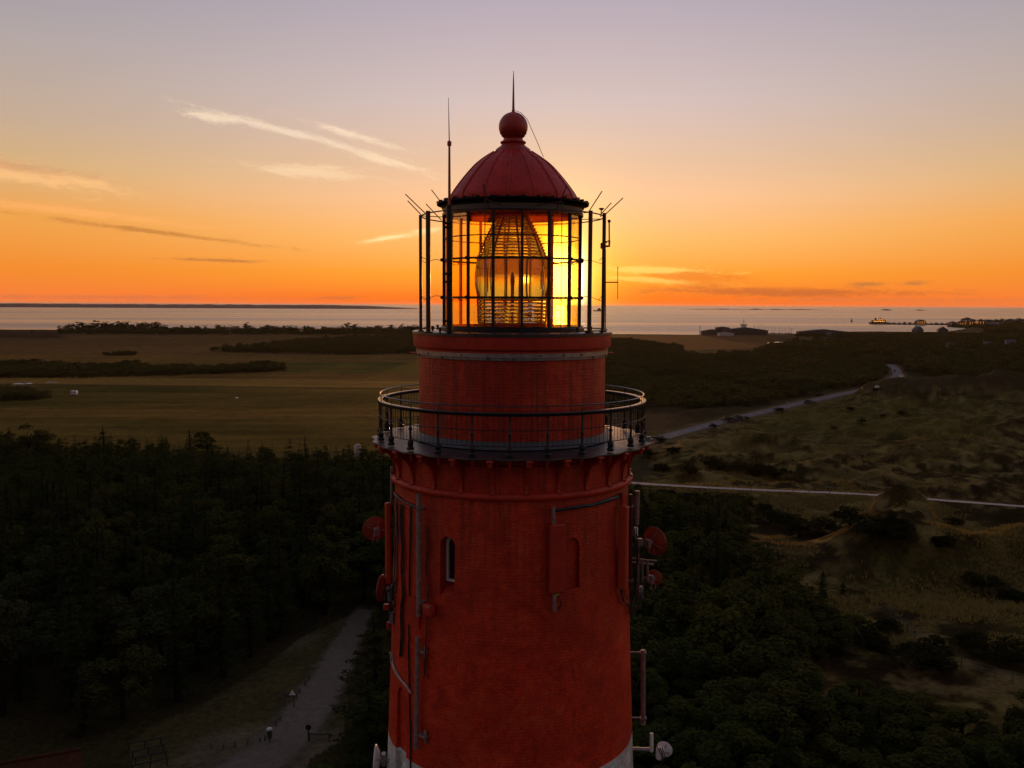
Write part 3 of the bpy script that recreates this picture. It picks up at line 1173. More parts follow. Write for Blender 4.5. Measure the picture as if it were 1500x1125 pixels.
# --- ring moulding, corbel wall and brackets
z_fl = z_floor_base
R_fl = rad(205.5, z_fl - .02)
mb = MB()
mb.ring(rad(171.5, z_torus) + .02, z_torus, .10, 160, 14)
mb.build('ring_moulding', M['red_plaster'], lh, True)
mb = MB()
mb.lathe([(3.14, z_torus - .06), (3.13, z_torus + .3), (3.13, z_fl - .34), (3.2, z_fl - .28), (3.2, z_fl - .1)], 128, AX)
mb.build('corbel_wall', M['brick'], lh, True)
NB = 25
for i in range(NB):
    a = R_(-.75) + (i + .5) * 2 * math.pi / NB
    mb = MB()
    reach = R_fl - 3.13 - .05
    zt, zb = z_fl - .085, z_torus + .05
    H = zt - zb
    # plate with a concave lower edge, foot on the ring, nose under the gallery edge
    poly = [(0.0, 0.0), (.13, 0.0), (.11, .10)]
    for k in range(1, 9):
        t = k / 8
        poly.append((.10 + (reach - .14) * (1 - math.cos(t * math.pi / 2)), .10 + (H - .26) * math.sin(t * math.pi / 2)))
    poly += [(reach - .02, H - .16), (reach, H - .03), (reach, H), (0, H)]
    mrot = fr(a)
    # prism maps (u, w, v): u outward, w tangent
    mm = Matrix((Vector((mrot[0][1], mrot[1][1], 0)), Vector((mrot[0][0], mrot[1][0], 0)), Vector((0, 0, 1)))).transposed()
    mb.prism(poly, -.035, .035, mm, ringpt(a, 3.12, zb))
    # foot pad and nose block
    mb.box(ringpt(a, 3.22, z_torus + .085), (.15, .17, .05), mrot, .01)
    mb.box(ringpt(a, R_fl - .13, z_fl - .19), (.11, .10, .16), mrot, .02)
    mb.box(ringpt(a, R_fl - .11, z_fl - .12), (.17, .16, .06), mrot, .015)
    mb.build('bracket', M['red_metal'], lh)

def scallop(a, r, z):
    if r < R_fl - .12:
        return r
    ph = (a - R_(-.75)) * NB / 2
    return r - .10 * abs(math.sin(ph)) ** 1.6 + .015


mb = MB()
mb.lathe([(2.4, z_fl - .02), (3.5, z_fl - .03), (R_fl, z_fl - .045), (R_fl + .004, z_fl - .075), (R_fl - .015, z_fl - .085), (3.1, z_fl - .085)], 400, AX, rmod=scallop)
mb.build('gallery_floor', M['floor_grey'], lh, True, 50)
for i in range(NB):       # drip nuts under the posts
    a = R_(-.75) + i * 2 * math.pi / NB
    mb = MB()
    mb.lathe([(0.0, -.22), (.028, -.20), (.034, -.13), (.05, -.10), (.05, -.0)], 8, ringpt(a, R_fl - .24, z_fl - .085))
    mb.build('post_bolt', M['red_metal'], lh, True)

# --- gallery railing
R_r = rad(196.8, zf(606, 3.63))
z_thick = zf(605.2, R_r)
z_thin = zf(595.6, R_r - .06)
z_mid = zf(631.2, R_r)
z_low = zf(655.0, R_r)
rl = MB()
rl.lathe([(R_r - .13, z_thick - .012), (R_r - .115, z_thick), (R_r - .008, z_thick), (R_r - .002, z_thick - .006), (R_r - .002, z_thick - .016), (R_r - .13, z_thick - .016)], 200, AX, closed=True)
rail = rl.build('gallery_railing', M['rail_paint'], lh, True, 50)
mb = MB()
mb.lathe([(R_r - .13, z_thick - .018), (R_r, z_thick - .018), (R_r, z_thick - .088), (R_r - .02, z_thick - .092), (R_r - .13, z_thick - .088)], 200, AX, closed=True)
mb.build('rail_band', M['matt_black'], rail)
mb = MB(); mb.ring(R_r - .065, z_thin, .016, 200, 8); mb.build('top_rail', M['rail_paint'], rail, True)
mb = MB(); mb.ring(R_r - .03, z_mid, .012, 200, 6); mb.build('middle_rail', M['black_iron'], rail, True)
mb = MB(); mb.ring(R_r - .03, z_low, .012, 200, 6); mb.build('bottom_rail', M['black_iron'], rail, True)
for i in range(NB):
    a = R_(-.75) + i * 2 * math.pi / NB
    mb = MB()
    h = z_thick - .07 - z_fl
    mb.lathe([(0, 0), (.085, 0), (.09, .05), (.06, .09), (.075, .12), (.075, .20), (.05, .24), (.034, .28), (.030, h * .5), (.05, h * .5 + .02), (.05, h * .5 + .05),
              (.028, h * .5 + .08), (.026, h), (0, h)], 10, ringpt(a, R_r - .04, z_fl - .01))
    mb.tube([ringpt(a, R_r - .06, z_thick - .02), ringpt(a, R_r - .065, z_thin)], .011, 6)
    mb.build('post', M['black_iron'], rail, True)
mb = MB()
for i in range(NB * 7):
    if i % 7 == 0:
        continue
    a = R_(-.75) + i * 2 * math.pi / (NB * 7)
    mb.tube([ringpt(a, R_r - .03, z_low - .02), ringpt(a, R_r - .03, z_thick - .03)], .0055, 4)
mb.build('infill_bars', M['black_iron'], rail)

# --- watch room drum
z_d0 = z_fl - .02
z_deck = zf(489.4, 2.72)
R_deck = rad(146.4, z_deck)
R_drum = rad(136.4, zf(590, 2.5))
z_cab = zf(523.5, R_drum + .05)
mb = MB()
mb.lathe([(R_drum + .01, z_d0), (R_drum, z_d0 + .5), (R_drum - .01, z_deck - .33)], 160, AX)
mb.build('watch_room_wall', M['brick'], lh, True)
mb = MB()
mb.lathe([(R_drum + .20, z_d0 + .025), (R_drum + .16, z_d0 + .06), (R_drum + .07, z_d0 + .16), (R_drum + .045, z_d0 + .20), (R_drum, z_d0 + .205)], 128, AX)
mb.build('base_flashing', M['flash'], lh, True)
# cornice and deck of the lantern
zr0, zr1 = zf(494.2, R_deck), zf(513.2, R_deck)
mb = MB()
mb.lathe([(R_drum - .02, zr1 - .12), (R_drum + .06, zr1 - .11), (R_drum + .06, zr1 - .045), (R_drum - .005, zr1 - .04), (R_drum - .005, zr1), (R_deck - .035, zr1),
          (R_deck - .03, zr1 + .02), (R_deck - .03, zr0)], 160, AX)
mb.build('cornice', M['red_plaster'], lh, True)
mb = MB()
mb.lathe([(R_deck - .05, zr0 - .005), (R_deck, zr0), (R_deck, z_deck - .012), (R_deck - .02, z_deck), (1.5, z_deck + .02)], 160, AX)
mb.build('lantern_deck', M['lead'], lh, True, 40)
mb = MB()
mb.lathe([(R_drum + .005, z_cab - .085), (R_drum + .04, z_cab - .085), (R_drum + .045, z_cab - .03), (R_drum + .062, z_cab - .02), (R_drum + .062, z_cab + .085), (R_drum + .02, z_cab + .09)], 160, AX)
tray = mb.build('cable_tray', M['galv'], lh, True)
rng = random.Random(5)
for k in range(26):
    mb = MB()
    a = k * 2 * math.pi / 26 + rng.uniform(-.05, .05)
    mb.box(ringpt(a, R_drum + .066, z_cab + rng.choice((.03, -.05))), (.035, .03, .04), fr(a), .006)
    mb.build('clip', M['black_iron'], tray)
for sx in (606.5, 893.5):
    q = P(sx, 517.0, D)
    lp = MB()
    lp.box(Vector(q), (.20, .13, .035), None, .012)
    sg = 1 if sx > 750 else -1
    lp.tube([Vector(q) - Vector((sg * .06, 0, .02)), Vector(q) - Vector((sg * .28, 0, .02))], .02, 6)
    tag(lp.build('flood_lamp', M['orange_panel']), ('small flat lamp on the right of the drum, under the lantern deck' if sg > 0 else 'small flat lamp on the left of the drum, under the lantern deck'), 'lamp', 'flat lamps beside the drum')

# --- lantern
R_g = rad(100.5, P(750, 395, D)[2])
z_g0 = zf(479.0, R_g)
z_g1 = zf(307.5, R_g)
NPOST = 16
A0 = R_(7.35)
mb = MB()
mb.lathe([(R_g + .10, z_deck + .01), (R_g + .10, z_g0 - .06), (R_g + .06, z_g0 - .03), (R_g + .06, z_g0), (R_g - .06, z_g0), (R_g - .06, z_deck)], NPOST * 4, AX)
mb.build('lantern_sill', M['black_iron'], lh)
mb = MB()
mb.lathe([(.02, z_deck + .03), (R_g - .05, z_deck + .03)], 48, AX)
mb.build('lantern_floor', M['dark_metal'], lh)


def chord(a0, a1, R, z, n=1):
    return [ringpt(a0 + (a1 - a0) * i / n, R, z) for i in range(n + 1)]


heights = [zf(343, R_g), zf(376.8, R_g), zf(435.5, R_g)]
for i in range(NPOST):
    a = A0 + i * 2 * math.pi / NPOST
    mb = MB()
    mb.box(ringpt(a, R_g, (z_g0 + z_g1) / 2), (.062, .085, z_g1 - z_g0), fr(a), .012)
    po = mb.build('lantern_post', M['black_iron'], lh)
    for h in heights[1:]:
        mb = MB()
        mb.lathe([(0, -.05), (.05, -.035), (.055, 0), (.05, .035), (0, .05)], 8, ringpt(a, R_g + .05, h))
        mb.build('boss', M['black_iron'], po, True)
step = 2 * math.pi / NPOST
for h, s in zip(heights, (.028, .048, .048)):
    mb = MB()
    mb.lathe([(R_g / math.cos(0) - s * .7, h - s / 2), (R_g + s * .6, h - s / 2), (R_g + s * .6, h + s / 2), (R_g - s * .7, h + s / 2)], NPOST, AX, closed=True, a0=A0, a1=A0 + 2 * math.pi)
    mb.build('glazing_bar', M['black_iron'], lh)
zl = [z_g0] + heights[::-1][0:0] + sorted(heights) + [z_g1]
for i in range(NPOST):
    a, b = A0 + i * step, A0 + (i + 1) * step
    mb = MB()
    for z0, z1 in zip(zl[:-1], zl[1:]):
        p0, p1 = ringpt(a, R_g - .012, z0), ringpt(b, R_g - .012, z0)
        p2, p3 = ringpt(b, R_g - .012, z1), ringpt(a, R_g - .012, z1)
        mb.add([p0, p1, p2, p3], [(0, 1, 2, 3)])
    rear = math.cos((a + b) / 2) < .18
    o = mb.build('glass_pane', M['amber' if rear else 'glass'], lh)
    if rear:
        o['label'] = 'amber tinted pane on the sea side'
# frieze over the glass, gutter and dome
z_gt = zf(286.5, 2.07)
z_gb = zf(303.0, 2.0)
mb = MB()
mb.lathe([(R_g - .05, z_g1 - .005), (R_g + .045, z_g1 - .005), (R_g + .045, z_g1 + .055), (R_g - .0, z_g1 + .06)], 96, AX)
mb.build('top_frame', M['black_iron'], lh, True)
mb = MB()
mb.lathe([(R_g + .01, z_g1 + .055), (R_g + .03, z_g1 + .18), (R_g + .05, z_g1 + .20)], 96, AX)
mb.build('frieze', M['cream'], lh, True)
R_gut = rad(111.5, z_gt)
zg2 = z_g1 + .19
mb = MB()
mb.lathe([(R_g - .06, z_g1 + .0), (R_g - .06, zg2), (R_g + .055, zg2), (R_gut - .12, zg2 + .05), (R_gut - .035, zg2 + .13), (R_gut - .03, z_gt - .05), (R_gut, z_gt - .04), (R_gut, z_gt), (R_gut - .05, z_gt + .01),
          (R_gut - .07, z_gt - .04), (1.6, z_gt - .03)], 128, AX)
mb.build('gutter', M['matt_black'], lh, True, 40)
for i in range(NPOST * 2):
    a = A0 + i * step / 2
    mb = MB()
    mb.box(ringpt(a, R_gut - .04, z_gt + .025), (.07, .10, .05), fr(a), .01)
    mb.build('gutter_bracket', M['black_iron'], lh)
dome = prof_from_px([(93.5, 290), (87, 280), (76.5, 266), (66.5, 254), (56.5, 243), (44, 233), (33, 226), (26, 221.5)])
z_dome0 = z_gt - .03
dome = [(dome[0][0] + .015, z_dome0)] + dome


def dome_interp(z):
    zz = [q[1] for q in dome]
    rr_ = [q[0] for q in dome]
    return float(np.interp(z, zz, rr_))


zz = np.linspace(dome[0][1], dome[-1][1], 40)
sm = [dome_interp(z) for z in zz]
for _ in range(3):
    sm = [sm[0]] + [(sm[i - 1] + 2 * sm[i] + sm[i + 1]) / 4 for i in range(1, 39)] + [sm[-1]]
mb = MB()
mb.lathe(list(zip(sm, zz)), 128, AX)
dm = mb.build('dome', M['roof_red'], lh, True)
for i in range(NPOST):
    a = A0 + R_(11.25) + i * step
    mb = MB()
    mb.tube([ringpt(a, r + .008, z) for r, z in zip(sm[::2], zz[::2])], .022, 6)
    mb.build('seam_rib', M['roof_red'], dm, True)
for i in range(NPOST):
    a = A0 + i * step
    mb = MB()
    m2 = fr(a)
    q = ringpt(a, dome_interp(z_gt + .09) - .02, z_gt + .05)
    pts = [(-.10, 0)] + [(-.10 * math.cos(math.pi * k / 10), .10 * math.sin(math.pi * k / 10)) for k in range(1, 10)] + [(.10, 0)]
    mb.prism(pts, -.10, .12, m2, q)
    mb.build('vent_cowl', M['roof_red'], dm)
nk = prof_from_px([(26, 221.5), (25, 219), (19, 214.5), (16.3, 211.5), (18.5, 210.3), (19, 208.8), (18, 207.5), (14.5, 206.8), (14.5, 204)])
mb = MB()
mb.lathe(nk, 64, AX, caps=True)
mb.build('dome_neck', M['red_metal'], lh, True, 30)
zc = P(750.5, 186, D)[2]
rb = rad(21.3, zc)
mb = MB()
mb.lathe([(max(.001, rb * math.sin(math.pi * k / 32)), zc - rb * math.cos(math.pi * k / 32)) for k in range(33)], 64, AX)
ball = mb.build('ball_finial', M['red_metal'], lh, True)
mb = MB()
for row, zz0 in ((0, -.30), (1, -.44)):
    for k in range(30):
        a = (k + .5 * row) * 2 * math.pi / 30
        ph = zz0 * math.pi / 2 * 1.0
        r = rb * math.cos(ph) + .002
        q = ringpt(a, r, zc + rb * math.sin(ph))
        nrm = (q - Vector((0, D, zc))).normalized()
        tq = nrm.to_track_quat('Z', 'Y').to_matrix()
        mb.lathe([(0, .004), (.017, .004), (.017, -.02)], 8, q, tq)
mb.build('vent_holes', M['cable'], ball)
zb_ = P(750.5, 165.5, D)[2]
zt_ = P(752, 104, D)[2]
mb = MB()
mb.lathe([(.09, zb_ - .03), (.05, zb_ + .03), (.035, zb_ + .10), (.026, zb_ + .5), (.017, zb_ + .85), (.006, zt_), (.001, zt_ + .01)], 10, AX)
mb.build('spire', M['red_metal'], lh, True)
mb = MB()
pw = [P(*q) for q in ((755, 162, D - .1), (763, 165, D - .15), (772, 174, D - .2), (779, 190, D - .25), (787, 208, D - .3), (793, 223, D - .4), (796, 229.5, D - .6))]
mb.tube(pw, .008, 6)
tag(mb.build('lightning_wire', M['cable']), 'thin slack wire running from the spire down to the dome', 'wire')

# ------------------------------------------------------------------ the optic
op = thing('fresnel_lens', 'large ribbed glass lighthouse lens standing inside the lantern', 'lens', (0, D, z_deck + .03))
z_l0, z_l1 = P(750, 474, D - .9)[2], P(750, 316, D - .5)[2]
z_b0, z_b1 = P(750, 436, D - .9)[2], P(750, 378, D - .9)[2]
R_l = 52.5 / F * D


def lens_R(z):
    return float(np.interp(z, [z_l0, z_b0, z_b1, z_b1 + (z_l1 - z_b1) * .5, z_l1], [R_l * .97, R_l, R_l, R_l * .76, R_l * .46]))


edges = list(np.linspace(z_l0, z_b0, 8)) + [z_b1] + list(np.linspace(z_b1, z_l1, 15))[1:]
for k in range(8):
    a0, a1 = R_(11) + k * math.pi / 4 + .025, R_(11) + (k + 1) * math.pi / 4 - .025
    mb = MB()
    bulge = [(R_l - .075, z_b0 + .012)] + [(R_l - .02 + .075 * math.sin(math.pi * t / 12), z_b0 + .012 + (z_b1 - z_b0 - .024) * t / 12) for t in range(13)] + [(R_l - .075, z_b1 - .012)]
    mb.lathe(bulge, 14, AX, closed=True, a0=a0, a1=a1)
    for z0, z1 in zip(edges[:-1], edges[1:]):
        if z_b0 - 1e-4 < z0 < z_b1 - 1e-3:
            continue
        g = .010
        zc0, zc1 = z0 + g, z1 - g
        ra, rb2 = lens_R(z0), lens_R(z1)
        mid = .5 * (z0 + z1)
        if z0 >= z_b1 - 1e-6:
            prof = [(ra - .11, zc0), (ra + .035, zc0 + .005), (rb2 - .085, zc1)]
        elif z1 <= z_b0 + 1e-6:
            prof = [(ra - .10, zc1), (ra + .03, zc1 - .005), (ra - .08, zc0)]
        else:
            s = .03 * (mid - .5 * (z_b0 + z_b1)) / (z_b1 - z_b0) * 2
            prof = [(ra - .075, zc0), (ra + .012 + s, zc0), (ra + .012 - s, zc1), (ra - .075, zc1)]
        mb.lathe(prof, 12, AX, closed=True, a0=a0, a1=a1)
    mb.build('lens_panel', M['optic'], op, True, 20)
mb = MB()
for k in range(8):
    a = R_(11) + k * math.pi / 4
    pts = [ringpt(a, lens_R(z) - .02, z) for z in np.linspace(z_l0, z_l1, 24)]
    mb.tube(pts, .030, 6)
for z in (z_l0, z_b0, z_b1, z_l1):
    mb.ring(lens_R(z) - .03, z, .022, 48, 6)
mb.build('lens_frame', M['brass'], op, True)
mb = MB()
mb.lathe([(.02, z_l1 + .04), (lens_R(z_l1), z_l1 + .03), (lens_R(z_l1), z_l1 - .01), (.02, z_l1 - .01)], 32, AX)
mb.build('lens_cap', M['brass'], op)
mb = MB()
mb.lathe([(.55, z_deck + .03), (.55, z_deck + .10), (.35, z_deck + .12), (.35, z_l0 - .10), (R_l * .92, z_l0 - .06), (R_l * .95, z_l0 - .02), (.02, z_l0 - .02)], 40, AX)
mb.build('pedestal', M['dark_metal'], op)
for k in range(8):
    a = R_(33) + k * math.pi / 4
    mb = MB()
    mb.tube([ringpt(a, R_l * .8, z_deck + .03), ringpt(a, R_l * .9, z_l0 - .02)], .018, 6)
    mb.build('support_leg', M['dark_metal'], op)
mb = MB()
zm = .5 * (z_b0 + z_b1)
mb.tube([(0, D, z_l0), (0, D, zm - .12)], .05, 10)
mb.lathe([(.05, zm - .12), (.06, zm - .05), (.055, zm + .05), (.02, zm + .12), (.001, zm + .13)], 16, AX)
mb.build('lamp_bulb', M['white_paint'], op, True)

# ------------------------------------------------------------------ antenna cage round the lantern
R_h = 2.43
z_h = zf(304.8, R_h)
cage = thing('antenna_cage', 'thin iron hoop and four poles standing round the lantern glass', 'antenna frame', (0, D, z_deck))
mb = MB(); mb.ring(R_h, z_h, .018, 128, 6); mb.build('hoop', M['brown_iron'], cage, True)
for k in range(0, NPOST, 2):
    a = A0 + k * step
    mb = MB()
    mb.tube([ringpt(a, R_g + .03, z_h - .02), ringpt(a, R_h, z_h)], .012, 5)
    mb.build('hoop_stay', M['brown_iron'], cage)


def pole_at(px, py):
    """foot on the deck seen at px, py"""
    return Vector(G(px, py, z_deck))


for px, py, pt, r in ((616.5, 485.6, 315, .042), (627.5, 487.6, 309, .06), (863, 488.0, 308.5, .055), (883, 486.2, 312, .05)):
    b = pole_at(px, py)
    t = P(px, pt, b.y)
    mb = MB()
    mb.tube([b, (b.x, b.y, t[2])], r, 10)
    mb.lathe([(0, .0), (r * 2, 0), (r * 2, .03), (r, .04)], 10, b)
    mb.build('pole', M['brown_iron'], cage, True)
for px, py in ((710, 491.5), (821.5, 491)):
    mb = MB()
    b = pole_at(px, py)
    ang = math.atan2(b.x, D - b.y)
    mb.tube([b, (b.x, b.y, z_g1 + .05), ringpt(ang, R_g + .04, z_g1 + .12)], .013, 6)
    mb.build('front_rod', M['black_iron'], cage, True)
for zrow in (381, 436.5):
    mb = MB()
    zz1 = P(750, zrow, D)[2]
    pts = []
    for k in range(128):
        a = 2 * math.pi * k / 128
        if -R_(62) < (a if a < math.pi else a - 2 * math.pi) < R_(62):
            continue
        pts.append(ringpt(a, R_h + .02 + .03 * math.sin(a * 8), zz1 + .06 * math.cos(a * 9)))
    mb.tube(pts, .009, 5)
    mb.build('loop_wire', M['brown_iron'], cage, True)
spikes = [((622.7, 312.3), (593.9, 284.5), D - .3), ((618.7, 316.5), (597, 294), D + .1), ((646.7, 322.7), (624, 298.7), D + 1.4), ((645, 295), (632, 278), D + 1.9),
          ((862, 310.7), (881.9, 280), D - .9), ((880, 314), (895.5, 297), D + .6), ((886, 314.7), (912.5, 290), D)]
for q0, q1, y0 in spikes:
    mb = MB()
    mb.tube([P(*q0, y0), P(*q1, y0 + .05)], .014, 5)
    mb.build('spike_rod', M['brown_iron'], cage)
for a, l in ((R_(-14), .5), (R_(26), .5)):
    mb = MB()
    mb.tube([ringpt(a, R_h, z_h), ringpt(a, R_h + .5, z_h + .52)], .014, 5)
    mb.build('spike_rod', M['brown_iron'], cage)
mb = MB()
mb.ring(R_deck - .14, z_deck + .05, .02, 60, 6, R_(40), R_(140))
mb.build('base_pipe', M['brown_iron'], cage, True)

# tall whip antenna in front of the left of the glass
b = pole_at(658.5, 490)
w0 = thing('whip_antenna', 'tall whip antenna rising past the left edge of the dome', 'antenna', b)
mb = MB()
zj = P(657, 211, b.y)[2]
zt2 = P(655.5, 143, b.y)[2]
mb.tube([b, (b.x, b.y, P(658, 300, b.y)[2])], .075, 10)
mb.build('mast', M['black_iron'], w0, True)
mb = MB()
mb.tube([(b.x, b.y, P(658, 302, b.y)[2]), (b.x, b.y, zj)], [.034, .024], 8)
mb.lathe([(.03, zj - .05), (.05, zj - .03), (.05, zj + .05), (.02, zj + .08)], 8, (b.x, b.y, 0))
mb.build('lower_rod', M['red_metal'], w0, True)
mb = MB()
mb.tube([(b.x, b.y, zj), (b.x - .02, b.y, zt2)], [.016, .006], 6)
mb.build('whip', M['galv'], w0, True)
for row in (327, 333, 401, 413, 470):
    mb = MB()
    mb.box((b.x - .04, b.y - .05, P(658, row, b.y)[2]), (.24, .1, .05), None, .01)
    mb.build('clamp', M['black_iron'], w0)

# instruments on the right-hand pole
q = Vector(P(886, 360, D))
an = thing('wind_sensor', 'small ball-topped sensor on a bracket arm right of the lantern', 'sensor', q)
mb = MB(); mb.box(Vector(P(883.5, 360, D)), (.14, .14, .16), None, .02); mb.build('clamp', M['black_iron'], an)
mb = MB(); mb.tube([P(883.5, 361, D), P(892.5, 360.5, D), P(892.5, 352, D)], .032, 8); mb.tube([P(892.5, 356, D), P(892.3, 325, D)], .02, 8); mb.build('arm', M['brown_iron'], an, True)
mb = MB()
cq = Vector(P(892.3, 324, D))
mb.lathe([(max(.001, .045 * math.sin(math.pi * k / 10)), -.045 * math.cos(math.pi * k / 10)) for k in range(11)], 14, cq)
mb.build('ball', M['brown_iron'], an, True)
mb = MB(); mb.tube([P(886.5, 356, D - .1), P(891, 352.5, D - .1)], .012, 5); mb.box(Vector(P(888, 354.5, D - .1)), (.06, .06, .05), None, .01); mb.build('small_sensor', M['black_iron'], an)
q = Vector(P(881, 312, D))
gp = thing('mushroom_antenna', 'mushroom shaped receiver on top of the cage beside the right pole', 'antenna', q)
mb = MB(); mb.tube([P(880, 318, D), P(881, 307, D)], .016, 6); mb.build('stem', M['brown_iron'], gp)
mb = MB(); mb.lathe([(.02, -.04), (.07, -.005), (.075, .012), (.05, .025), (.001, .03)], 14, P(881, 306, D)); mb.build('cap', M['brown_iron'], gp, True)
q = Vector(P(887.5, 430, D - .05))
dp = thing('dipole_antenna', 'thin upright dipole on a sideways arm at the far right of the lantern', 'antenna', q)
mb = MB(); mb.tube([P(887, 365, D - .05), P(887, 484, D - .05)], .014, 6)
for row in (377, 414, 424, 448, 470):
    mb.box(Vector(P(885.6, row, D - .05)), (.07, .04, .03), None, .005)
mb.build('support_rod', M['brown_iron'], dp)
mb = MB(); mb.tube([P(884, 413.5, D - .05), P(905.5, 413.5, D - .05)], .017, 6); mb.build('arm', M['brown_iron'], dp)
mb = MB(); mb.tube([P(905, 390, D - .05), P(905, 438.5, D - .05)], .010, 6); mb.build('dipole', M['brown_iron'], dp)
# cable stubs on the deck
for i, (px, py) in enumerate(((633.5, 483), (641, 481), (644.5, 485.5), (865.5, 484), (846, 485.5), (882, 486))):
    b = Vector(G(px, py + 1.5, z_deck))
    mb = MB()
    mb.lathe([(0, .13), (.035, .13), (.04, .09), (.03, .08), (.03, 0)], 8, b)
    tag(mb.build('deck_vent', M['black_iron'], None, True), 'short black vent stub standing on the grey lantern deck', 'vent', 'vent stubs on the lantern deck')

# ------------------------------------------------------------------ telecom gear on the shaft


def dish(name, label, px, py, Y, r, aim, mname='dish_red', arm=None, depth=.28, cat='dish antenna', can=True):
    c = Vector(P(px, py, Y))
    t = thing(name, label, cat, c)
    m3 = Vector(aim).normalized().to_track_quat('Z', 'Y').to_matrix()
    mb = MB()
    pr = [(max(.001, r * k / 10), -depth * r * (1 - (k / 10) ** 2)) for k in range(11)]
    pr += [(r + .015, .0), (r + .015, .05), (r * .97, .055), (r * .6, .03), (.001, .05)]
    mb.lathe(pr, 40, c, m3)
    mb.build('reflector', M[mname], t, True, 40)
    mb = MB()
    mb.tube([c + m3 @ Vector(((r + .012) * math.cos(2 * math.pi * k / 40), (r + .012) * math.sin(2 * math.pi * k / 40), .03)) for k in range(40)], .016, 6, closed=True)
    mb.build('rim', M[mname], t, True)
    for k in range(4):
        a = k * math.pi / 2 + .4
        mb = MB()
        mb.tube([c + m3 @ Vector((r * u * math.cos(a), r * u * math.sin(a), -depth * r * (1 - u * u) - .012)) for u in (.25, .5, .75, .95)], .011, 5)
        mb.build('stiffener', M['rust_galv'], t)
    if can:
        mb = MB()
        back = c - m3 @ Vector((0, 0, depth * r))
        mb.tube([back, back - m3 @ Vector((0, 0, .12))], .07, 12)
        mb.box(back - m3 @ Vector((0, 0, .15)), (.16, .24, .12), m3, .02)
        mb.tube([back + Vector((-.05, 0, -.02)), back + Vector((-.06, -.03, -.3))], .014, 6)
        mb.tube([back + Vector((.05, 0, -.02)), back + Vector((.06, -.03, -.3))], .014, 6)
        mb.build('back_mount', M['rust_galv'], t)
    if arm is not None:
        mb = MB()
        mb.tube([c - m3 @ Vector((0, 0, depth * r + .1))] + [Vector(P(*q)) for q in arm], .03, 8)
        mb.build('arm', M['rust_galv'], t)
    return t


def stand_pole(name, label, px, y0, y1, Y, r, m='rust_galv', px1=None, arms=(), cat='pole', group=None):
    a, b = Vector(P(px, y0, Y)), Vector(P(px if px1 is None else px1, y1, Y))
    t = thing(name, label, cat, b, group)
    mb = MB()
    mb.tube([a, b], r, 10)
    mb.build('pipe', M[m], t, True)
    for row in arms:
        k = (row - y0) / (y1 - y0)
        c = a.lerp(b, k)
        ang = math.atan2(c.x, D - c.y)
        mb = MB()
        mb.tube([c, ringpt(ang, shaft_R(c.z) - .05, c.z)], .026, 6)
        mb.box(c, (r * 2.6, r * 2.6, .06), fr(ang), .01)
        mb.build('wall_bracket', M['rust_galv'], t)
    return t


def panel(name, label, px, y0, y1, Y, wpx, depth, yaw, mname='orange_panel', cables=True):
    a, b = Vector(P(px, y0, Y)), Vector(P(px, y1, Y))
    t = thing(name, label, 'panel antenna', b)
    mb = MB()
    h = a.z - b.z
    m3 = Matrix.Rotation(yaw, 3, 'Z')
    mb.box((a + b) / 2, (wpx / F * Y, depth, h), m3, .035)
    mb.build('cover', M[mname], t, True, 30)
    back = m3 @ Vector((0, depth * .8, 0))
    for z in (a.z - .18, b.z + .18):
        mb = MB()
        c = Vector((a.x, a.y, z)) + back
        mb.box(c, (.09, depth * .9, .08), m3, .01)
        mb.build('clamp', M['rust_galv'], t)
    if cables:
        for k in range(4):
            mb = MB()
            q0 = b + m3 @ Vector((-.06 + .04 * k, 0, .02))
            mb.tube([q0, q0 + Vector((0, .0, -.10)), q0 + Vector((.02 * k, .03, -.22 - .03 * k)), q0 + Vector((.05, .10, -.30))], .011, 6)
            mb.build('connector', M['cable'], t)
    return t


# left side
dish('dish_antenna', 'round red dish seen from behind at the upper left of the tower', 549.5, 774.5, 24.6, .315, (-.35, .93, .12), arm=[(566, 776, 24.6)])
dish('dish_antenna', 'narrow red dish turned edge on, lower on the left of the tower', 559.5, 861.5, 24.2, .34, (-.97, .18, .05), arm=[(575, 866, 24.2)], depth=.4)
panel('panel_antenna', 'long slim orange panel antenna up the left edge of the tower', 568.5, 736, 856, 24.2, 8.5, .14, R_(18))
stand_pole('antenna_pole', 'thin pipe rising past the ring moulding on the left edge', 573.5, 684, 742, 24.3, .035, 'galv', cat='pole')
stand_pole('antenna_pole', 'rusty pipe behind the slim panel antenna on the left', 583, 726, 872, 23.9, .055, 'rust_galv', 581, (745, 850))
_p, _ = wall(620, 722, .16)
t = thing('antenna_pole', 'speckled grey pole on the wall left of the slit window', 'pole', wall(620.5, 900, .16)[0])
mb = MB(); mb.tube([wall(620.5, 722, .16)[0], wall(620.5, 900, .16)[0]], .066, 12); mb.build('pipe', M['rust_galv'], t, True)
for row in (742, 880):
    q, a = wall(620.5, row, .06)
    mb = MB(); mb.box(q, (.16, .22, .06), fr(a), .01); mb.build('wall_bracket', M['galv'], t)
q, a = wall(634, 891, .15)
bx = thing('junction_box', 'red metal box at the foot of the speckled pole', 'junction box', q)
mb = MB(); mb.box(q, (.28, .2, .30), fr(a), .03); mb.build('housing', M['red_metal'], bx, True)
mb = MB(); mb.box(q + fr(a) @ Vector((.08, .11, .10)), (.05, .03, .04), fr(a), .005); mb.build('catch', M['galv'], bx)
t = thing('antenna_pole', 'lower weathered pole on the wall under the red box', 'pole', wall(615, 1094, .13)[0])
mb = MB(); mb.tube([wall(617.5, 931, .13)[0], wall(615, 1094, .13)[0]], .06, 12); mb.build('pipe', M['rust_galv'], t, True)
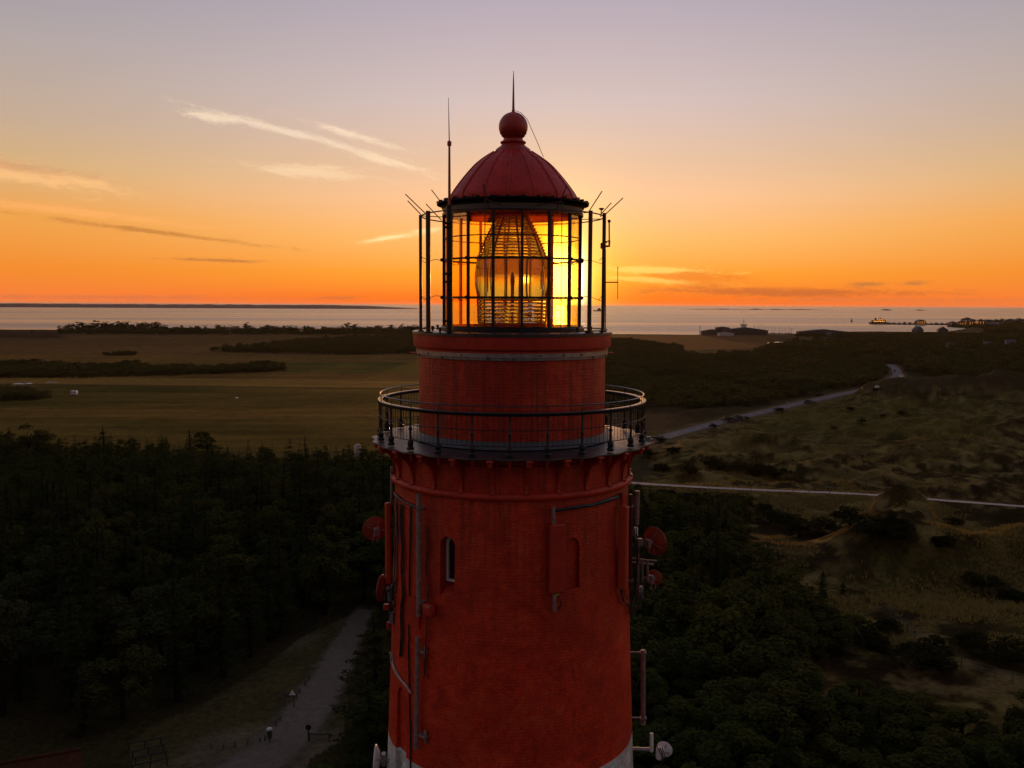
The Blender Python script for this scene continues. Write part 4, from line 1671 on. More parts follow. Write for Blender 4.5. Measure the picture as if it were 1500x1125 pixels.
for row in (952, 1075):
    q, a = wall(618, row, .05)
    mb = MB(); mb.box(q + fr(a) @ Vector((.08, 0, 0)), (.30, .16, .05), fr(a), .01); mb.box(q + fr(a) @ Vector((.18, 0, 0)), (.10, .03, .34), fr(a), .01); mb.build('wall_bracket', M['rust_galv'], t)
# sunlit cover plate round the left of the tower
q, a = wall(607, 893, .03)
pl = MB()
n = 10
vs, fs = [], []
for i in range(n + 1):
    u = -.26 + .52 * i / n
    hh = .36 * math.sqrt(max(0.02, 1 - (u / .27) ** 2))
    for z in (-.42, hh):
        for e in (.01, .07):
            vs.append(ringpt(a + u / 3.2, shaft_R(q.z) + e, q.z + z))
for i in range(n):
    k = i * 4
    fs += [(k + 1, k + 5, k + 7, k + 3), (k + 3, k + 7, k + 6, k + 2), (k, k + 4, k + 5, k + 1)]
fs += [(0, 1, 3, 2), (n * 4, n * 4 + 2, n * 4 + 3, n * 4 + 1)]
pl.add(vs, fs)
tag(pl.build('cable_cover', M['red_metal']), 'round-topped red cover plate on the wall behind the speckled pole', 'cover plate')
# clutter of small units and cables at the left edge
un = thing('radio_unit', 'small grey radio units and cable loops below the left panel antenna', 'radio unit', P(573, 900, 24.1))
mb = MB(); mb.box(Vector(P(572, 873, 24.1)), (.14, .2, .26), None, .02); mb.box(Vector(P(574, 905, 24.0)), (.12, .18, .30), None, .02); mb.build('housing', M['galv'], un)
mb = MB(); mb.box(Vector(P(566, 889, 24.1)), (.16, .14, .16), None, .02); mb.box(Vector(P(569, 916, 24.1)), (.10, .10, .20), None, .02); mb.build('small_housing', M['red_metal'], un)
mb = MB()
rng = random.Random(21)
for k in range(8):
    x0 = 568 + rng.uniform(0, 12)
    mb.tube([P(x0, 856 + rng.uniform(0, 8), 24.0), P(x0 + rng.uniform(-3, 8), 872, 23.9), P(x0 + rng.uniform(-2, 12), 888, 23.85), P(x0 + rng.uniform(-3, 6), 896, 23.9), P(573, 906 + rng.uniform(0, 14), 24.0)], .013, 6)
for k in range(4):
    x0 = 574 + k * 2.5
    mb.tube([P(x0, 722, 24.0), P(x0 + rng.uniform(-2, 3), 740, 23.8), P(x0 + 2, 780, 23.75), P(x0 + 4, 840, 23.7), P(x0, 870, 23.8)], .012, 6)
mb.build('cable', M['cable'], un)


def wall_cable(name, label, pts, r=.02, ex=.03, m='cable', n=1):
    mb = MB()
    rng = random.Random(len(pts) * 7 + int(pts[0][0]))
    dense = []
    for a, b in zip(pts[:-1], pts[1:]):
        k = max(2, int(math.hypot(b[0] - a[0], b[1] - a[1]) / 8))
        dense += [(a[0] + (b[0] - a[0]) * i / k, a[1] + (b[1] - a[1]) * i / k) for i in range(k)]
    dense.append(pts[-1])
    for s in range(n):
        path = [wall(x + rng.uniform(-.4, .4) + s * 1.3, y + rng.uniform(-.7, .7) + s * .8, ex + .02 * (s % 2))[0] for x, y in dense]
        mb.tube(path, r, 6)
    return tag(mb.build(name, M[m], None, True), label, 'cable')


wall_cable('wall_cable', 'black cable running straight down the left of the shaft', [(603, 742), (602, 800), (601, 870), (600, 960), (601, 1010), (602, 1060), (603, 1130)], .022)
wall_cable('wall_cable', 'pale cable bundle curving in from the left edge above the arched niche', [(574, 955), (575, 968), (580, 982), (588, 994), (597, 1004), (602, 1014)], .016, .04, 'galv', 3)
wall_cable('wall_cable', 'dark cable bundle standing in for shadow and thin lines behind the left pipes under the ring moulding', [(590, 738), (589, 770), (591, 800), (590, 835), (592, 868), (589, 900), (590, 930), (588, 960)], .02, .05, 'cable', 3)  # bundle added for the dark shadow and thin lines behind the pipes
wall_cable('wall_cable', 'thin black cable running along under the ring moulding on the left', [(580, 722), (590, 731), (602, 738), (616, 743)], .03, .05, 'cable', 2)
wall_cable('wall_cable', 'dark cable loop hanging below the long right panel antenna', [(908, 800), (904, 830), (903, 858), (908, 880), (915, 885), (918, 900)], .014, .08, 'cable', 3)
wall_cable('wall_cable', 'dark cable looping down beside the speckled grey pole', [(627, 770), (629, 800), (626, 830), (630, 860), (628, 900), (626, 935), (624, 990)], .014, .06, 'cable', 2)
wall_cable('wall_cable', 'black cable bundle slung under the ring moulding on the right', [(809, 746), (822, 745), (838, 742), (850, 740), (866, 738), (882, 733), (897, 728), (908, 723)], .026, .05, 'cable', 3)

# right side
q, a = wall(812, 815, .18)
bx = thing('equipment_box', 'broad red box on the wall left of the blind arched niche', 'equipment box', q)
h = wall(812, 764, .18)[0].z - wall(812, 865, .18)[0].z
mb = MB(); mb.box(q, (.385, .17, h), fr(a), .03); mb.build('housing', M['red_metal'], bx, True, 30)
mb = MB(); mb.tube([wall(807.5, 740, .14)[0], wall(809.5, 893, .14)[0]], .05, 10); mb.build('pipe', M['rust_galv'], bx, True)
for row in (774, 852):
    mb = MB(); mb.box(wall(812, row, .06)[0], (.2, .14, .06), fr(a), .01); mb.build('wall_bracket', M['galv'], bx)
mb = MB()
rng = random.Random(4)
for k in range(5):
    x0 = 811.5 + k * 1.0
    mb.tube([wall(x0, 864, .15)[0], wall(x0, 868 + rng.uniform(0, 5), .16)[0]], .018, 6)
mb.build('cable_plugs', M['yellow'], bx)
mb = MB()
mb.tube([wall(813, 868, .16)[0], wall(817, 876, .17)[0], wall(818, 884, .15)[0], wall(815, 890, .1)[0], wall(810, 893, .1)[0]], .014, 6)
mb.build('cable', M['cable'], bx)
panel('panel_antenna', 'long orange panel antenna with worn paint at the right edge of the shaft', 913, 741, 863, 23.2, 14.5, .16, R_(-30))
stand_pole('antenna_pole', 'short red pipe standing above the right panel antenna', 911, 722, 744, 23.35, .06, 'red_metal')
stand_pole('antenna_pole', 'dark rusty pipe close behind the right panel antenna', 924, 724, 862, 24.2, .05, 'brown_iron', None, (742, 850))
stand_pole('antenna_pole', 'taller brown pipe at the far right, above the white unit', 933.5, 719, 768, 24.5, .075, 'rust_galv', 932)
dish('dish_antenna', 'large orange dish with a sunlit rim at the right of the tower', 958.5, 793, 24.6, .37, (.72, .66, .05), arm=[(938, 798, 24.6), (926, 798, 24.6)], depth=.34)
dish('dish_antenna', 'small orange dish behind the iron frame on the right', 958.5, 846, 24.8, .19, (.55, .80, 0), arm=[(944, 846, 24.8)], depth=.3)
q = Vector(P(931, 779, 24.4))
bx = thing('white_radio_unit', 'small white unit between the right pipes and the large dish', 'radio unit', q)
mb = MB(); mb.box(q, (.12, .12, .26), None, .02); mb.build('housing', M['white_paint'], bx, True)
mb = MB(); mb.box(Vector(P(936, 794, 24.4)), (.2, .14, .2), None, .02); mb.tube([P(936, 794, 24.4), P(948, 796, 24.5)], .04, 8); mb.build('bracket', M['rust_galv'], bx)
mb = MB()
rng = random.Random(12)
for k in range(6):
    x0 = 927 + rng.uniform(0, 8)
    mb.tube([P(x0, 764 + 6 * k, 24.3), P(x0 + 3, 790 + 5 * k, 24.2), P(x0 + rng.uniform(-4, 6), 820 + 4 * k, 24.2), P(923 + rng.uniform(0, 12), 860 + 4 * k, 24.2), P(920 + 2 * k, 890, 24.0)], .012, 6)
mb.build('cable', M['cable'], bx)
q = Vector(P(943, 835, 24.6))
bf = thing('mounting_frame', 'rusty iron mounting frame reaching out on the right, in front of the small dish', 'mounting frame', q)
mb = MB()
for x0, y0, x1, y1 in ((922, 818, 962, 822), (924, 824, 958, 827)):
    mb.tube([P(x0, y0, 24.5), P(x1, y1, 24.5)], .028, 6)
for x0 in (941, 948.5):
    mb.tube([P(x0, 821, 24.45), P(x0, 852, 24.45)], .036, 6)
mb.tube([P(934, 800, 24.5), P(934, 872, 24.5)], .05, 8)
mb.build('frame', M['rust_galv'], bf)
mb = MB()
mb.box(Vector(P(938, 868, 24.4)), (.16, .16, .36), None, .03)
mb.build('housing', M['galv'], bf)
mb = MB()
for k in range(5):
    mb.tube([P(936 + 2 * k, 852, 24.4), P(934 + 2.4 * k, 874, 24.3), P(928 + 3 * k, 886, 24.3), P(924, 898 + 2 * k, 24.2)], .012, 6)
mb.build('cable', M['cable'], bf)
# lower right pole on two arms
t = stand_pole('antenna_pole', 'bare grey pole held off the lower right of the tower by two arms', 942, 952, 1061, 24.7, .07, 'rust_galv', None, (956, 1052))
# white unit at the lower right
q = Vector(P(968, 1100, 24.5))
dq = dish('white_dish', 'small white dish on a beam beside the white band, lower right', 973, 1098, 24.6, .20, (.45, .85, .1), 'white_paint', None, .35, 'dish antenna', False)
mb = MB(); mb.tube([P(926, 1097, 24.6), P(955, 1098, 24.6)], .055, 8); mb.build('beam', M['galv'], dq)
mb = MB(); mb.tube([P(954.5, 1074, 24.5), P(954.5, 1101, 24.5)], .05, 8); mb.build('stub_pole', M['white_paint'], dq)
mb = MB(); mb.box(Vector(P(967, 1103, 24.4)), (.22, .18, .36), None, .04); mb.build('housing', M['white_paint'], dq, True)
mb = MB()
for k in range(3):
    mb.tube([P(962 + 4 * k, 1092, 24.3), P(965 + 3 * k, 1098, 24.25), P(970 + 2 * k, 1108, 24.3), P(968, 1122, 24.3), P(962, 1135, 24.4)], .012, 6)
mb.build('cable', M['cable'], dq)
# white dish at the lower left
dq = dish('white_dish', 'white dish turned edge on beside the white band, lower left', 551, 1112, 24.2, .36, (-.95, -.05, .05), 'white_paint', None, .35, 'dish antenna', False)
mb = MB(); mb.tube([P(555, 1114, 24.2), P(574, 1114, 24.2)], .06, 8); mb.box(Vector(P(562, 1112, 24.15)), (.12, .2, .34), None, .02); mb.build('mount', M['galv'], dq)
# notice plate on the gallery edge
mb = MB()
mb.box(Vector(P(949, 642, D - .5)), (.16, .10, .10), None, .01)
tag(mb.build('junction_plate', M['galv']), 'small grey box clipped outside the right end of the gallery', 'box')

# ------------------------------------------------------------------ trees


def leaf_quads(c, nrm, size, rng, flat=1.0):
    n = len(c)
    r = rng.normal(size=(n, 3))
    nn = nrm * .45 + r * .30 + np.array((0, 0, 1.0))
    nn /= np.linalg.norm(nn, axis=1)[:, None] + 1e-9
    a = np.cross(nn, rng.normal(size=(n, 3)))
    a /= np.linalg.norm(a, axis=1)[:, None] + 1e-9
    b = np.cross(nn, a)
    s = (size * rng.uniform(.6, 1.35, n))[:, None]
    V = np.stack([c - a * s, c - b * s * .62 * flat, c + a * s, c + b * s * .62 * flat], 1).reshape(-1, 3)
    Q = np.arange(4 * n).reshape(-1, 4)
    return V, Q


def broad_crown(seed, R, H, n, size, lean=0.0, base=.06):
    rng = np.random.RandomState(seed)
    K = rng.randint(22, 32)
    u = rng.normal(size=(K, 3))
    u /= np.linalg.norm(u, axis=1)[:, None]
    rad_ = rng.uniform(.35, .92, K)[:, None]
    zc_, hz = H * (1 + base) / 2, H * (1 - base) / 2
    bc = u * rad_ * np.array((R, R, hz)) * np.array((1, 1, .95)) + np.array((lean, 0, zc_))
    br = rng.uniform(.20, .36, K) * R
    idx = rng.randint(0, K, n)
    d = rng.normal(size=(n, 3))
    d /= np.linalg.norm(d, axis=1)[:, None]
    d[:, 2] = np.where(d[:, 2] < -.35, -d[:, 2] * .6, d[:, 2])
    c = bc[idx] + d * (br[idx] * rng.uniform(.72, 1.08, n))[:, None] * np.array((1, 1, .85))
    return leaf_quads(c, d, size, rng)


def conifer_crown(seed, R, H, n, size, sparse=0.0):
    rng = np.random.RandomState(seed)
    cs, ns = [], []
    lv = max(7, int(H / .75))
    per = max(4, n // (lv * 7))
    for l in range(lv):
        t = (l + rng.uniform(-.25, .25)) / lv
        t = min(max(t, 0), .98)
        z = H * (.10 + .88 * t)
        L = R * (1 - t) ** .8 * rng.uniform(.75, 1.2) + .12
        nb = rng.randint(5, 9)
        a0 = rng.uniform(0, 6.28)
        for b in range(nb):
            if rng.rand() < sparse:
                continue
            a = a0 + b * 6.283 / nb + rng.uniform(-.3, .3)
            Lb = L * rng.uniform(.65, 1.15)
            s = rng.rand(per) ** .7
            w = (1 - s * .7) * .28 * Lb
            p = np.stack([np.cos(a) * s * Lb - np.sin(a) * rng.normal(size=per) * w, np.sin(a) * s * Lb + np.cos(a) * rng.normal(size=per) * w,
                          z - s * Lb * rng.uniform(.15, .42) + rng.normal(size=per) * .06 * L + .10 * Lb * s ** 3], 1)
            cs.append(p)
            ns.append(np.stack([np.cos(a) * .4 + 0 * s, np.sin(a) * .4 + 0 * s, .9 + 0 * s], 1))
    cs.append(np.stack([rng.normal(size=12) * .05, rng.normal(size=12) * .05, H * rng.uniform(.93, 1.02, 12)], 1))
    ns.append(np.tile((0, 0, 1.0), (12, 1)))
    return leaf_quads(np.concatenate(cs), np.concatenate(ns), size, rng, .7)


def pine_crown(seed, R, H, n, size):
    rng = np.random.RandomState(seed)
    K = rng.randint(9, 15)
    a = rng.uniform(0, 6.28, K)
    rr2 = R * np.sqrt(rng.rand(K)) * .85
    bc = np.stack([np.cos(a) * rr2, np.sin(a) * rr2, H * (.62 + .34 * rng.rand(K) - .14 * (rr2 / R) ** 2)], 1)
    br = rng.uniform(.28, .46, K) * R
    idx = rng.randint(0, K, n)
    d = rng.normal(size=(n, 3))
    d /= np.linalg.norm(d, axis=1)[:, None]
    c = bc[idx] + d * (br[idx] * rng.uniform(.5, 1.05, n))[:, None] * np.array((1, 1, .45))
    return leaf_quads(c, d + np.array((0, 0, .5)), size, rng)


def trunk_mesh(name, R, H, seed, top=.8, limbs=5):
    rng = random.Random(seed)
    mb = MB()
    r0 = .020 * H + .04
    pts = [(0, 0, -.4), (rng.uniform(-.1, .1), rng.uniform(-.1, .1), H * .25), (rng.uniform(-.25, .25), rng.uniform(-.25, .25), H * .55), (rng.uniform(-.3, .3), rng.uniform(-.3, .3), H * top)]
    mb.tube(pts, [r0 * 1.25, r0, r0 * .65, r0 * .2], 7)
    for i in range(limbs):
        a = i * 6.283 / max(limbs, 1) + rng.uniform(-.4, .4)
        z0 = H * rng.uniform(.28, .6)
        p0 = Vector((0, 0, z0))
        L = R * rng.uniform(.55, .85)
        mb.tube([p0, p0 + Vector((math.cos(a) * L * .5, math.sin(a) * L * .5, L * .35)), p0 + Vector((math.cos(a) * L, math.sin(a) * L, L * .75))], [r0 * .45, r0 * .28, r0 * .08], 5)
    me = bpy.data.meshes.new(name)
    me.from_pydata([tuple(v) for v in mb.v], [], mb.f)
    me.materials.append(M['bark'])
    return me


PROTO = {}


def proto(kind, k, V, Q, m, tR, tH, top=.8, limbs=5):
    PROTO.setdefault(kind, []).append((np_mesh('%s_crown' % kind, V, Q, m), trunk_mesh('%s_trunk' % kind, tR, tH, k, top, limbs), tH, tR))


for k in range(5):
    R, H = (2.9, 3.4, 2.5, 3.1, 2.3)[k], (9.0, 8.2, 9.6, 7.4, 8.6)[k]
    proto('broadleaf_tree', k, *broad_crown(100 + k, R, H, 5200, .17), M['leaf_broad'], R, H)
for k in range(3):
    R, H = (2.6, 2.2, 3.0)[k], (8.0, 8.8, 7.2)[k]
    proto('willow_tree', k, *broad_crown(140 + k, R, H, 4600, .15, 0, .30), M['leaf_pale'], R, H)
for k in range(5):
    R, H = (2.2, 1.9, 2.6, 2.1, 1.7)[k], (10.5, 11.5, 9.4, 8.6, 12.0)[k]
    proto('conifer_tree', k, *conifer_crown(200 + k, R, H, 4600, .17, (.05, .15, .1, .2, .25)[k]), M['leaf_con'], R * .4, H, .97, 0)
for k in range(3):
    R, H = (2.6, 3.0, 2.3)[k], (9.5, 8.6, 10.4)[k]
    proto('pine_tree', k, *pine_crown(260 + k, R, H, 3800, .16), M['leaf_con'], R, H, .85, 6)
for k in range(4):
    R, H = (1.7, 1.3, 2.1, 1.5)[k], (1.9, 1.6, 2.1, 2.5)[k]
    proto('dune_shrub', k, *broad_crown(300 + k, R, H, 1500, .12, 0, .02), M['leaf_shrub'], R * .7, H, .5, 4)


def plant_tree(kind, k, loc, s, rz, label, cat, group, sz=1.0):
    cm, tm, H, R = PROTO[kind][k % len(PROTO[kind])]
    r = bpy.data.objects.new(kind, None)
    r.location = loc
    r.rotation_euler = (0, 0, rz)
    r.scale = (s, s, s * sz)
    r.empty_display_size = .3
    col.objects.link(r)
    tag(r, label, cat, group)
    for nm, me in (('crown', cm), ('trunk', tm)):
        o = bpy.data.objects.new(nm, me)
        o.parent = r
        col.objects.link(o)
    return r


# low detail trees, merged into one mass where nobody could count them
LOW = [broad_crown(400 + k, 2.8, 7.5, 520, .36) for k in range(4)] + [conifer_crown(420 + k, 2.1, 9.0, 500, .36) for k in range(3)]
LOWN = [broad_crown(460 + k, 2.8, 6.5, 2200, .22) for k in range(4)]
LOWB = [broad_crown(440 + k, 3.4, 5.4, 460, .45, 0, .02) for k in range(5)]


def mass(name, label, cat, pts, scales, lows, m, seed=1):
    rng = np.random.RandomState(seed)
    VV, QQ, o = [], [], 0
    for (x, y, z), s in zip(pts, scales):
        V, Q = lows[rng.randint(len(lows))]
        a = rng.uniform(0, 6.28)
        ca, sa = math.cos(a), math.sin(a)
        W = V * s
        W = np.stack([W[:, 0] * ca - W[:, 1] * sa + x, W[:, 0] * sa + W[:, 1] * ca + y, W[:, 2] * rng.uniform(.8, 1.2) + z - .3], 1)
        VV.append(W)
        QQ.append(Q + o)
        o += len(W)
    me = np_mesh(name, np.concatenate(VV), np.concatenate(QQ), m)
    return tag(link(name, me), label, cat, None, 'stuff')


def scatter(poly, z, spacing, seed, jitter=.45):
    """jittered points on the ground inside a polygon given in photo pixels at height z"""
    rng = np.random.RandomState(seed)
    pts = np.array([G(px, py, z)[:2] for px, py in poly])
    x0, y0 = pts.min(0)
    x1, y1 = pts.max(0)
    gx, gy = np.meshgrid(np.arange(x0, x1, spacing), np.arange(y0, y1, spacing))
    q = np.stack([gx.ravel(), gy.ravel()], 1) + rng.uniform(-jitter, jitter, (gx.size, 2)) * spacing
    q = q[in_poly(q[:, 0], q[:, 1], [tuple(p) for p in pts])]
    return np.column_stack([q, T(q[:, 0], q[:, 1])])


def off_road(p, d=7.0):
    a, _ = seg_dist(p[:, 0], p[:, 1], ROAD)
    return p[a > d]


def keep_low(p, rows):
    """drop points whose trees would stand out over the given skyline"""
    px, py = project(p)
    lim = np.interp(px, [r[0] for r in rows], [r[1] for r in rows])
    return p[py > lim]


# --- the wood left of the tower
rng = np.random.RandomState(11)
gx, gy = np.meshgrid(np.arange(-330, 6, 4.4), np.arange(46, 350, 4.4))
q = np.stack([gx.ravel(), gy.ravel()], 1) + rng.uniform(-1.9, 1.9, (gx.size, 2))
q = np.column_stack([q, T(q[:, 0], q[:, 1])])
bx_, by_ = project(q)
Hh = rng.uniform(.80, 1.25, len(q))
top = q.copy()
top[:, 2] += 9.0 * Hh
tx_, ty_ = project(top)
mid = q.copy()
mid[:, 2] += 5.0 * Hh
mx_, my_ = project(mid)
low = q.copy()
low[:, 2] += 2.2 * Hh
lx_, ly_ = project(low)
sky = np.interp(tx_, [-200, 0, 100, 240, 420, 560, 700], [626, 622, 632, 636, 646, 648, 660])
half = 3.0 * F / np.maximum(q[:, 1], 1)
ok = (tx_ > -170) & (tx_ < 770) & (ty_ > sky) & (by_ < 1420) & (q[:, 1] > 56)
for fx, fy in ((tx_, ty_), (mx_, my_), (lx_, ly_), (bx_, by_)):
    for sgn in (-.7, 0, .7):
        ok &= ~in_poly(fx + sgn * half, fy, CLEAR) & ~in_poly(fx + sgn * half, fy, ROOFVIEW)
ok &= np.hypot(q[:, 0], q[:, 1] - D) > 14
q, Hh, mx_, my_, tx_, ty_ = q[ok], Hh[ok], mx_[ok], my_[ok], tx_[ok], ty_[ok]
order = np.argsort(q[:, 1])
q, Hh, mx_, my_, tx_, ty_ = (v[order] for v in (q, Hh, mx_, my_, tx_, ty_))
count = {'broadleaf_tree': 0, 'conifer_tree': 0, 'pine_tree': 0, 'willow_tree': 0}
LAB = {'broadleaf_tree': ('dark round-crowned broadleaf tree in the wood left of the lighthouse', 'broadleaf tree', 'broadleaf trees in the wood left of the lighthouse'),
       'conifer_tree': ('dark pointed conifer in the wood left of the lighthouse', 'conifer', 'conifers in the wood left of the lighthouse'),
       'pine_tree': ('flat-topped dark pine in the wood left of the lighthouse', 'pine tree', 'pines in the wood left of the lighthouse'),
       'willow_tree': ('pale grey-green willow among the dark trees at the lower left', 'willow', 'pale willows at the lower left')}
CAP = {'broadleaf_tree': 140, 'conifer_tree': 185, 'pine_tree': 60, 'willow_tree': 14}
PALE = [(10, 850), (70, 835), (190, 850), (245, 835), (40, 800), (10, 830), (110, 990)]
rest, rest_s = [], []
zn = fbm(q[:, 0] / 40 + 5, q[:, 1] / 40, 3)
for i in range(len(q)):
    u = rng.rand()
    kind = 'conifer_tree' if u < .25 + .55 * float(ss(.42, .60, zn[i])) else ('pine_tree' if u > .92 else 'broadleaf_tree')
    if q[i, 1] < 175 and min((mx_[i] - a) ** 2 + (ty_[i] - b) ** 2 for a, b in PALE) < 32 ** 2:
        kind = 'willow_tree'
    if count[kind] < CAP[kind] and q[i, 1] < 250 and tx_[i] < 590:
        count[kind] += 1
        plant_tree(kind, rng.randint(6), q[i], Hh[i], rng.uniform(0, 6.28), *LAB[kind])
    else:
        rest.append(q[i])
        rest_s.append(Hh[i])
mass('wood', 'dark mixed wood stretching back to the fields left of the lighthouse', 'wood', rest, rest_s, LOW, M['leaf_broad'], 5)

# trees that stand out
def solo(kind, k, px, py_top, Y, H, label, sz=1.0, w=1.0):
    """tree at depth Y whose top shows at px, py_top"""
    t = P(px, py_top, Y)
    z = T1(t[0], t[1])
    h0 = PROTO[kind][k][2]
    H = max(2.0, t[2] - z) if H is None else H
    s = H / h0 * w
    r = plant_tree(kind, k, (t[0], t[1], z), s, 1.3 * k + px, label, LAB.get(kind, ('', 'shrub', ''))[1], None, sz / w)
    return r


solo('conifer_tree', 2, 150, 619, 318, None, 'single dark spruce standing above the left wood against the field', .9, 1.2)
solo('conifer_tree', 0, 277, 622, 312, None, 'narrow spruce rising over the far edge of the left wood', .9)
solo('broadleaf_tree', 1, 302, 628, 316, None, 'small rounded tree on the far edge of the left wood', 1.0)
solo('broadleaf_tree', 3, 42, 622, 300, None, 'broad dark tree on the wood edge at the far left', 1.0, 1.3)
solo('conifer_tree', 4, 447, 632, 300, None, 'thin pointed conifer on the wood edge nearest the tower', .9)
solo('broadleaf_tree', 0, 285, 858, 103, None, 'large domed dark tree behind the grassy clearing', 1.0, 1.32)
solo('broadleaf_tree', 3, 340, 905, 100, None, 'rounded dark tree at the back of the grassy clearing', 1.0, 1.2)
solo('conifer_tree', 2, 548, 893, 74, None, 'bushy spruce beside the gravel path, close to the tower', 1.0, 1.25)
solo('conifer_tree', 3, 540, 985, 66, None, 'dark spruce beside the path just left of the tower', 1.0, 1.2)
solo('conifer_tree', 2, 170, 930, 84, None, 'ragged dark conifer at the left of the clearing', 1.0, 1.3)
solo('conifer_tree', 0, 120, 985, 74, None, 'dark conifer at the lower left, above the tiled roof', 1.0, 1.3)

solo('broadleaf_tree', 2, 470, 1098, 58, None, 'low bush at the bottom edge beside the path, left of the tower', .9, 1.9)
solo('broadleaf_tree', 4, 525, 1085, 52, None, 'dark bush at the bottom edge against the tower', .9, 1.7)
# --- the thicket right of the tower
RP = [(925, 705), (985, 712), (1085, 722), (1092, 745), (1062, 762), (1135, 800), (1185, 832), (1240, 862), (1252, 898), (1190, 945), (1235, 972), (1330, 996), (1500, 1012), (1680, 1030), (1680, 1400), (735, 1400), (735, 705)]
gx, gy = np.meshgrid(np.arange(-4, 150, 3.9), np.arange(46, 260, 3.9))
q = np.stack([gx.ravel(), gy.ravel()], 1) + rng.uniform(-1.7, 1.7, (gx.size, 2))
q = np.column_stack([q, T(q[:, 0], q[:, 1])])
Hh = rng.uniform(.6, 1.05, len(q))
# lower growth on the right
top = q.copy()
Hm = 8.2 * Hh * np.where(project(q)[0] > 1180, .78, 1.0)
top[:, 2] += Hm
tx_, ty_ = project(top)
bx_, by_ = project(q)
ok = in_poly(tx_, ty_, RP) & (by_ < 1430) & (np.hypot(q[:, 0], q[:, 1] - D) > 13) & (tx_ < 1640)
ok &= (tx_ > 1000) | (q[:, 1] > 58)
dtr, _ = seg_dist(q[:, 0], q[:, 1], TRACK)
ok &= dtr > 4
q, Hm, tx_ = q[ok], Hm[ok], tx_[ok]
order = np.argsort(q[:, 1])
q, Hm, tx_ = q[order], Hm[order], tx_[order]
rest, rest_s = [], []
cnt = {'broadleaf_tree': 0, 'conifer_tree': 0}
LAB2 = {'broadleaf_tree': ('low dark broadleaf tree in the thicket right of the lighthouse', 'broadleaf tree', 'broadleaf trees in the thicket right of the lighthouse'),
        'conifer_tree': ('small dark conifer in the thicket right of the lighthouse', 'conifer', 'conifers in the thicket right of the lighthouse')}
for i in range(len(q)):
    kind = 'conifer_tree' if rng.rand() < (.55 if tx_[i] < 1080 and q[i, 1] > 95 else .12) else 'broadleaf_tree'
    if tx_[i] > 905 and cnt[kind] < (62 if kind == 'broadleaf_tree' else 85):
        cnt[kind] += 1
        k = rng.randint(5)
        s = Hm[i] / PROTO[kind][k][2]
        wf = 1.2 if kind == 'conifer_tree' else min(2.2, max(1.2, 2.5 / (s * PROTO[kind][k][3])))
        plant_tree(kind, k, q[i], s * wf, rng.uniform(0, 6.28), *LAB2[kind], sz=1.0 / wf)
    else:
        rest.append(q[i])
        rest_s.append(max(.75, Hm[i] / 6.5))
if rest:
    mass('thicket', 'dense dark thicket behind the nearer trees right of the lighthouse', 'thicket', rest, rest_s, LOWN, M['leaf_broad'], 6)
solo('conifer_tree', 3, 1235, 868, 112, None, 'dark conifer at the foot of the sandy ridge, right of the thicket', 1.0, 1.5)
solo('conifer_tree', 2, 1205, 852, 118, None, 'bushy conifer at the right end of the thicket', 1.0, 1.4)

# --- hedges and far woods
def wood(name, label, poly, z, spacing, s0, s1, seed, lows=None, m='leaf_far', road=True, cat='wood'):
    p = scatter(poly, z, spacing, seed)
    if road:
        p = off_road(p, 8)
    r = np.random.RandomState(seed)
    s = r.uniform(s0, s1, len(p)) * (.45 + 1.15 * fbm(p[:, 0] / 26.0 + seed, p[:, 1] / 40.0, 3))
    return mass(name, label, cat, p, s, lows or LOWB, M[m], seed)


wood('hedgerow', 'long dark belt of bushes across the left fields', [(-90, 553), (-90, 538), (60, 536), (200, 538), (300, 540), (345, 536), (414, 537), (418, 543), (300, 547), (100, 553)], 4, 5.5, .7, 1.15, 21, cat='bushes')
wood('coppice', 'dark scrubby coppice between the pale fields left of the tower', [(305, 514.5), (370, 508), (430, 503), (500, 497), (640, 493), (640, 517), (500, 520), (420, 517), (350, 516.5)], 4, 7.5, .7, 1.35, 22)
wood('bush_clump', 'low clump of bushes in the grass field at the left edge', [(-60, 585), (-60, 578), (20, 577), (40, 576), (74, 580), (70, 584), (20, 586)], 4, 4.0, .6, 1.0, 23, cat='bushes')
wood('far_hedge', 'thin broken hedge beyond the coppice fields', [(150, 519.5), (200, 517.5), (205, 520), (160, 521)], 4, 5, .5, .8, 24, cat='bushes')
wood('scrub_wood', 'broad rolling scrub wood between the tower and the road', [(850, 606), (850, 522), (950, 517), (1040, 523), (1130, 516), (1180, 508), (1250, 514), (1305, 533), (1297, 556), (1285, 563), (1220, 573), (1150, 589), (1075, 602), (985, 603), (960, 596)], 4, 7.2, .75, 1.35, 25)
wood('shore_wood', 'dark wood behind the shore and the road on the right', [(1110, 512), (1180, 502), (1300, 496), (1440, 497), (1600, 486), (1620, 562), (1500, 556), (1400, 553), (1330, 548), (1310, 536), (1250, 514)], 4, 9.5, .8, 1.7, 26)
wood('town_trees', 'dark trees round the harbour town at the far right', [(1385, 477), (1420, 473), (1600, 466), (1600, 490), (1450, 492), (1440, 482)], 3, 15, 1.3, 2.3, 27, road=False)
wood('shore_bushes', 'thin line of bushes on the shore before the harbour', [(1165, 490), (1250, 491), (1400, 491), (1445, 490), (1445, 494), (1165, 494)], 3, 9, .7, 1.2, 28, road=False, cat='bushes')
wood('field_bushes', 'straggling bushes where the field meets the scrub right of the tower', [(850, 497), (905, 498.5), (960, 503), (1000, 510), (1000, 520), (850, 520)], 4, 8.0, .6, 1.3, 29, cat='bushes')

wood('shore_scrub', 'low dark scrub under the shore trees left of the tower', [(84, 489.5), (84, 486.5), (120, 484.5), (250, 485.0), (420, 486.0), (640, 484.5), (640, 491.5), (430, 490.5), (250, 490)], 4, 14, 1.2, 1.9, 30, road=False)
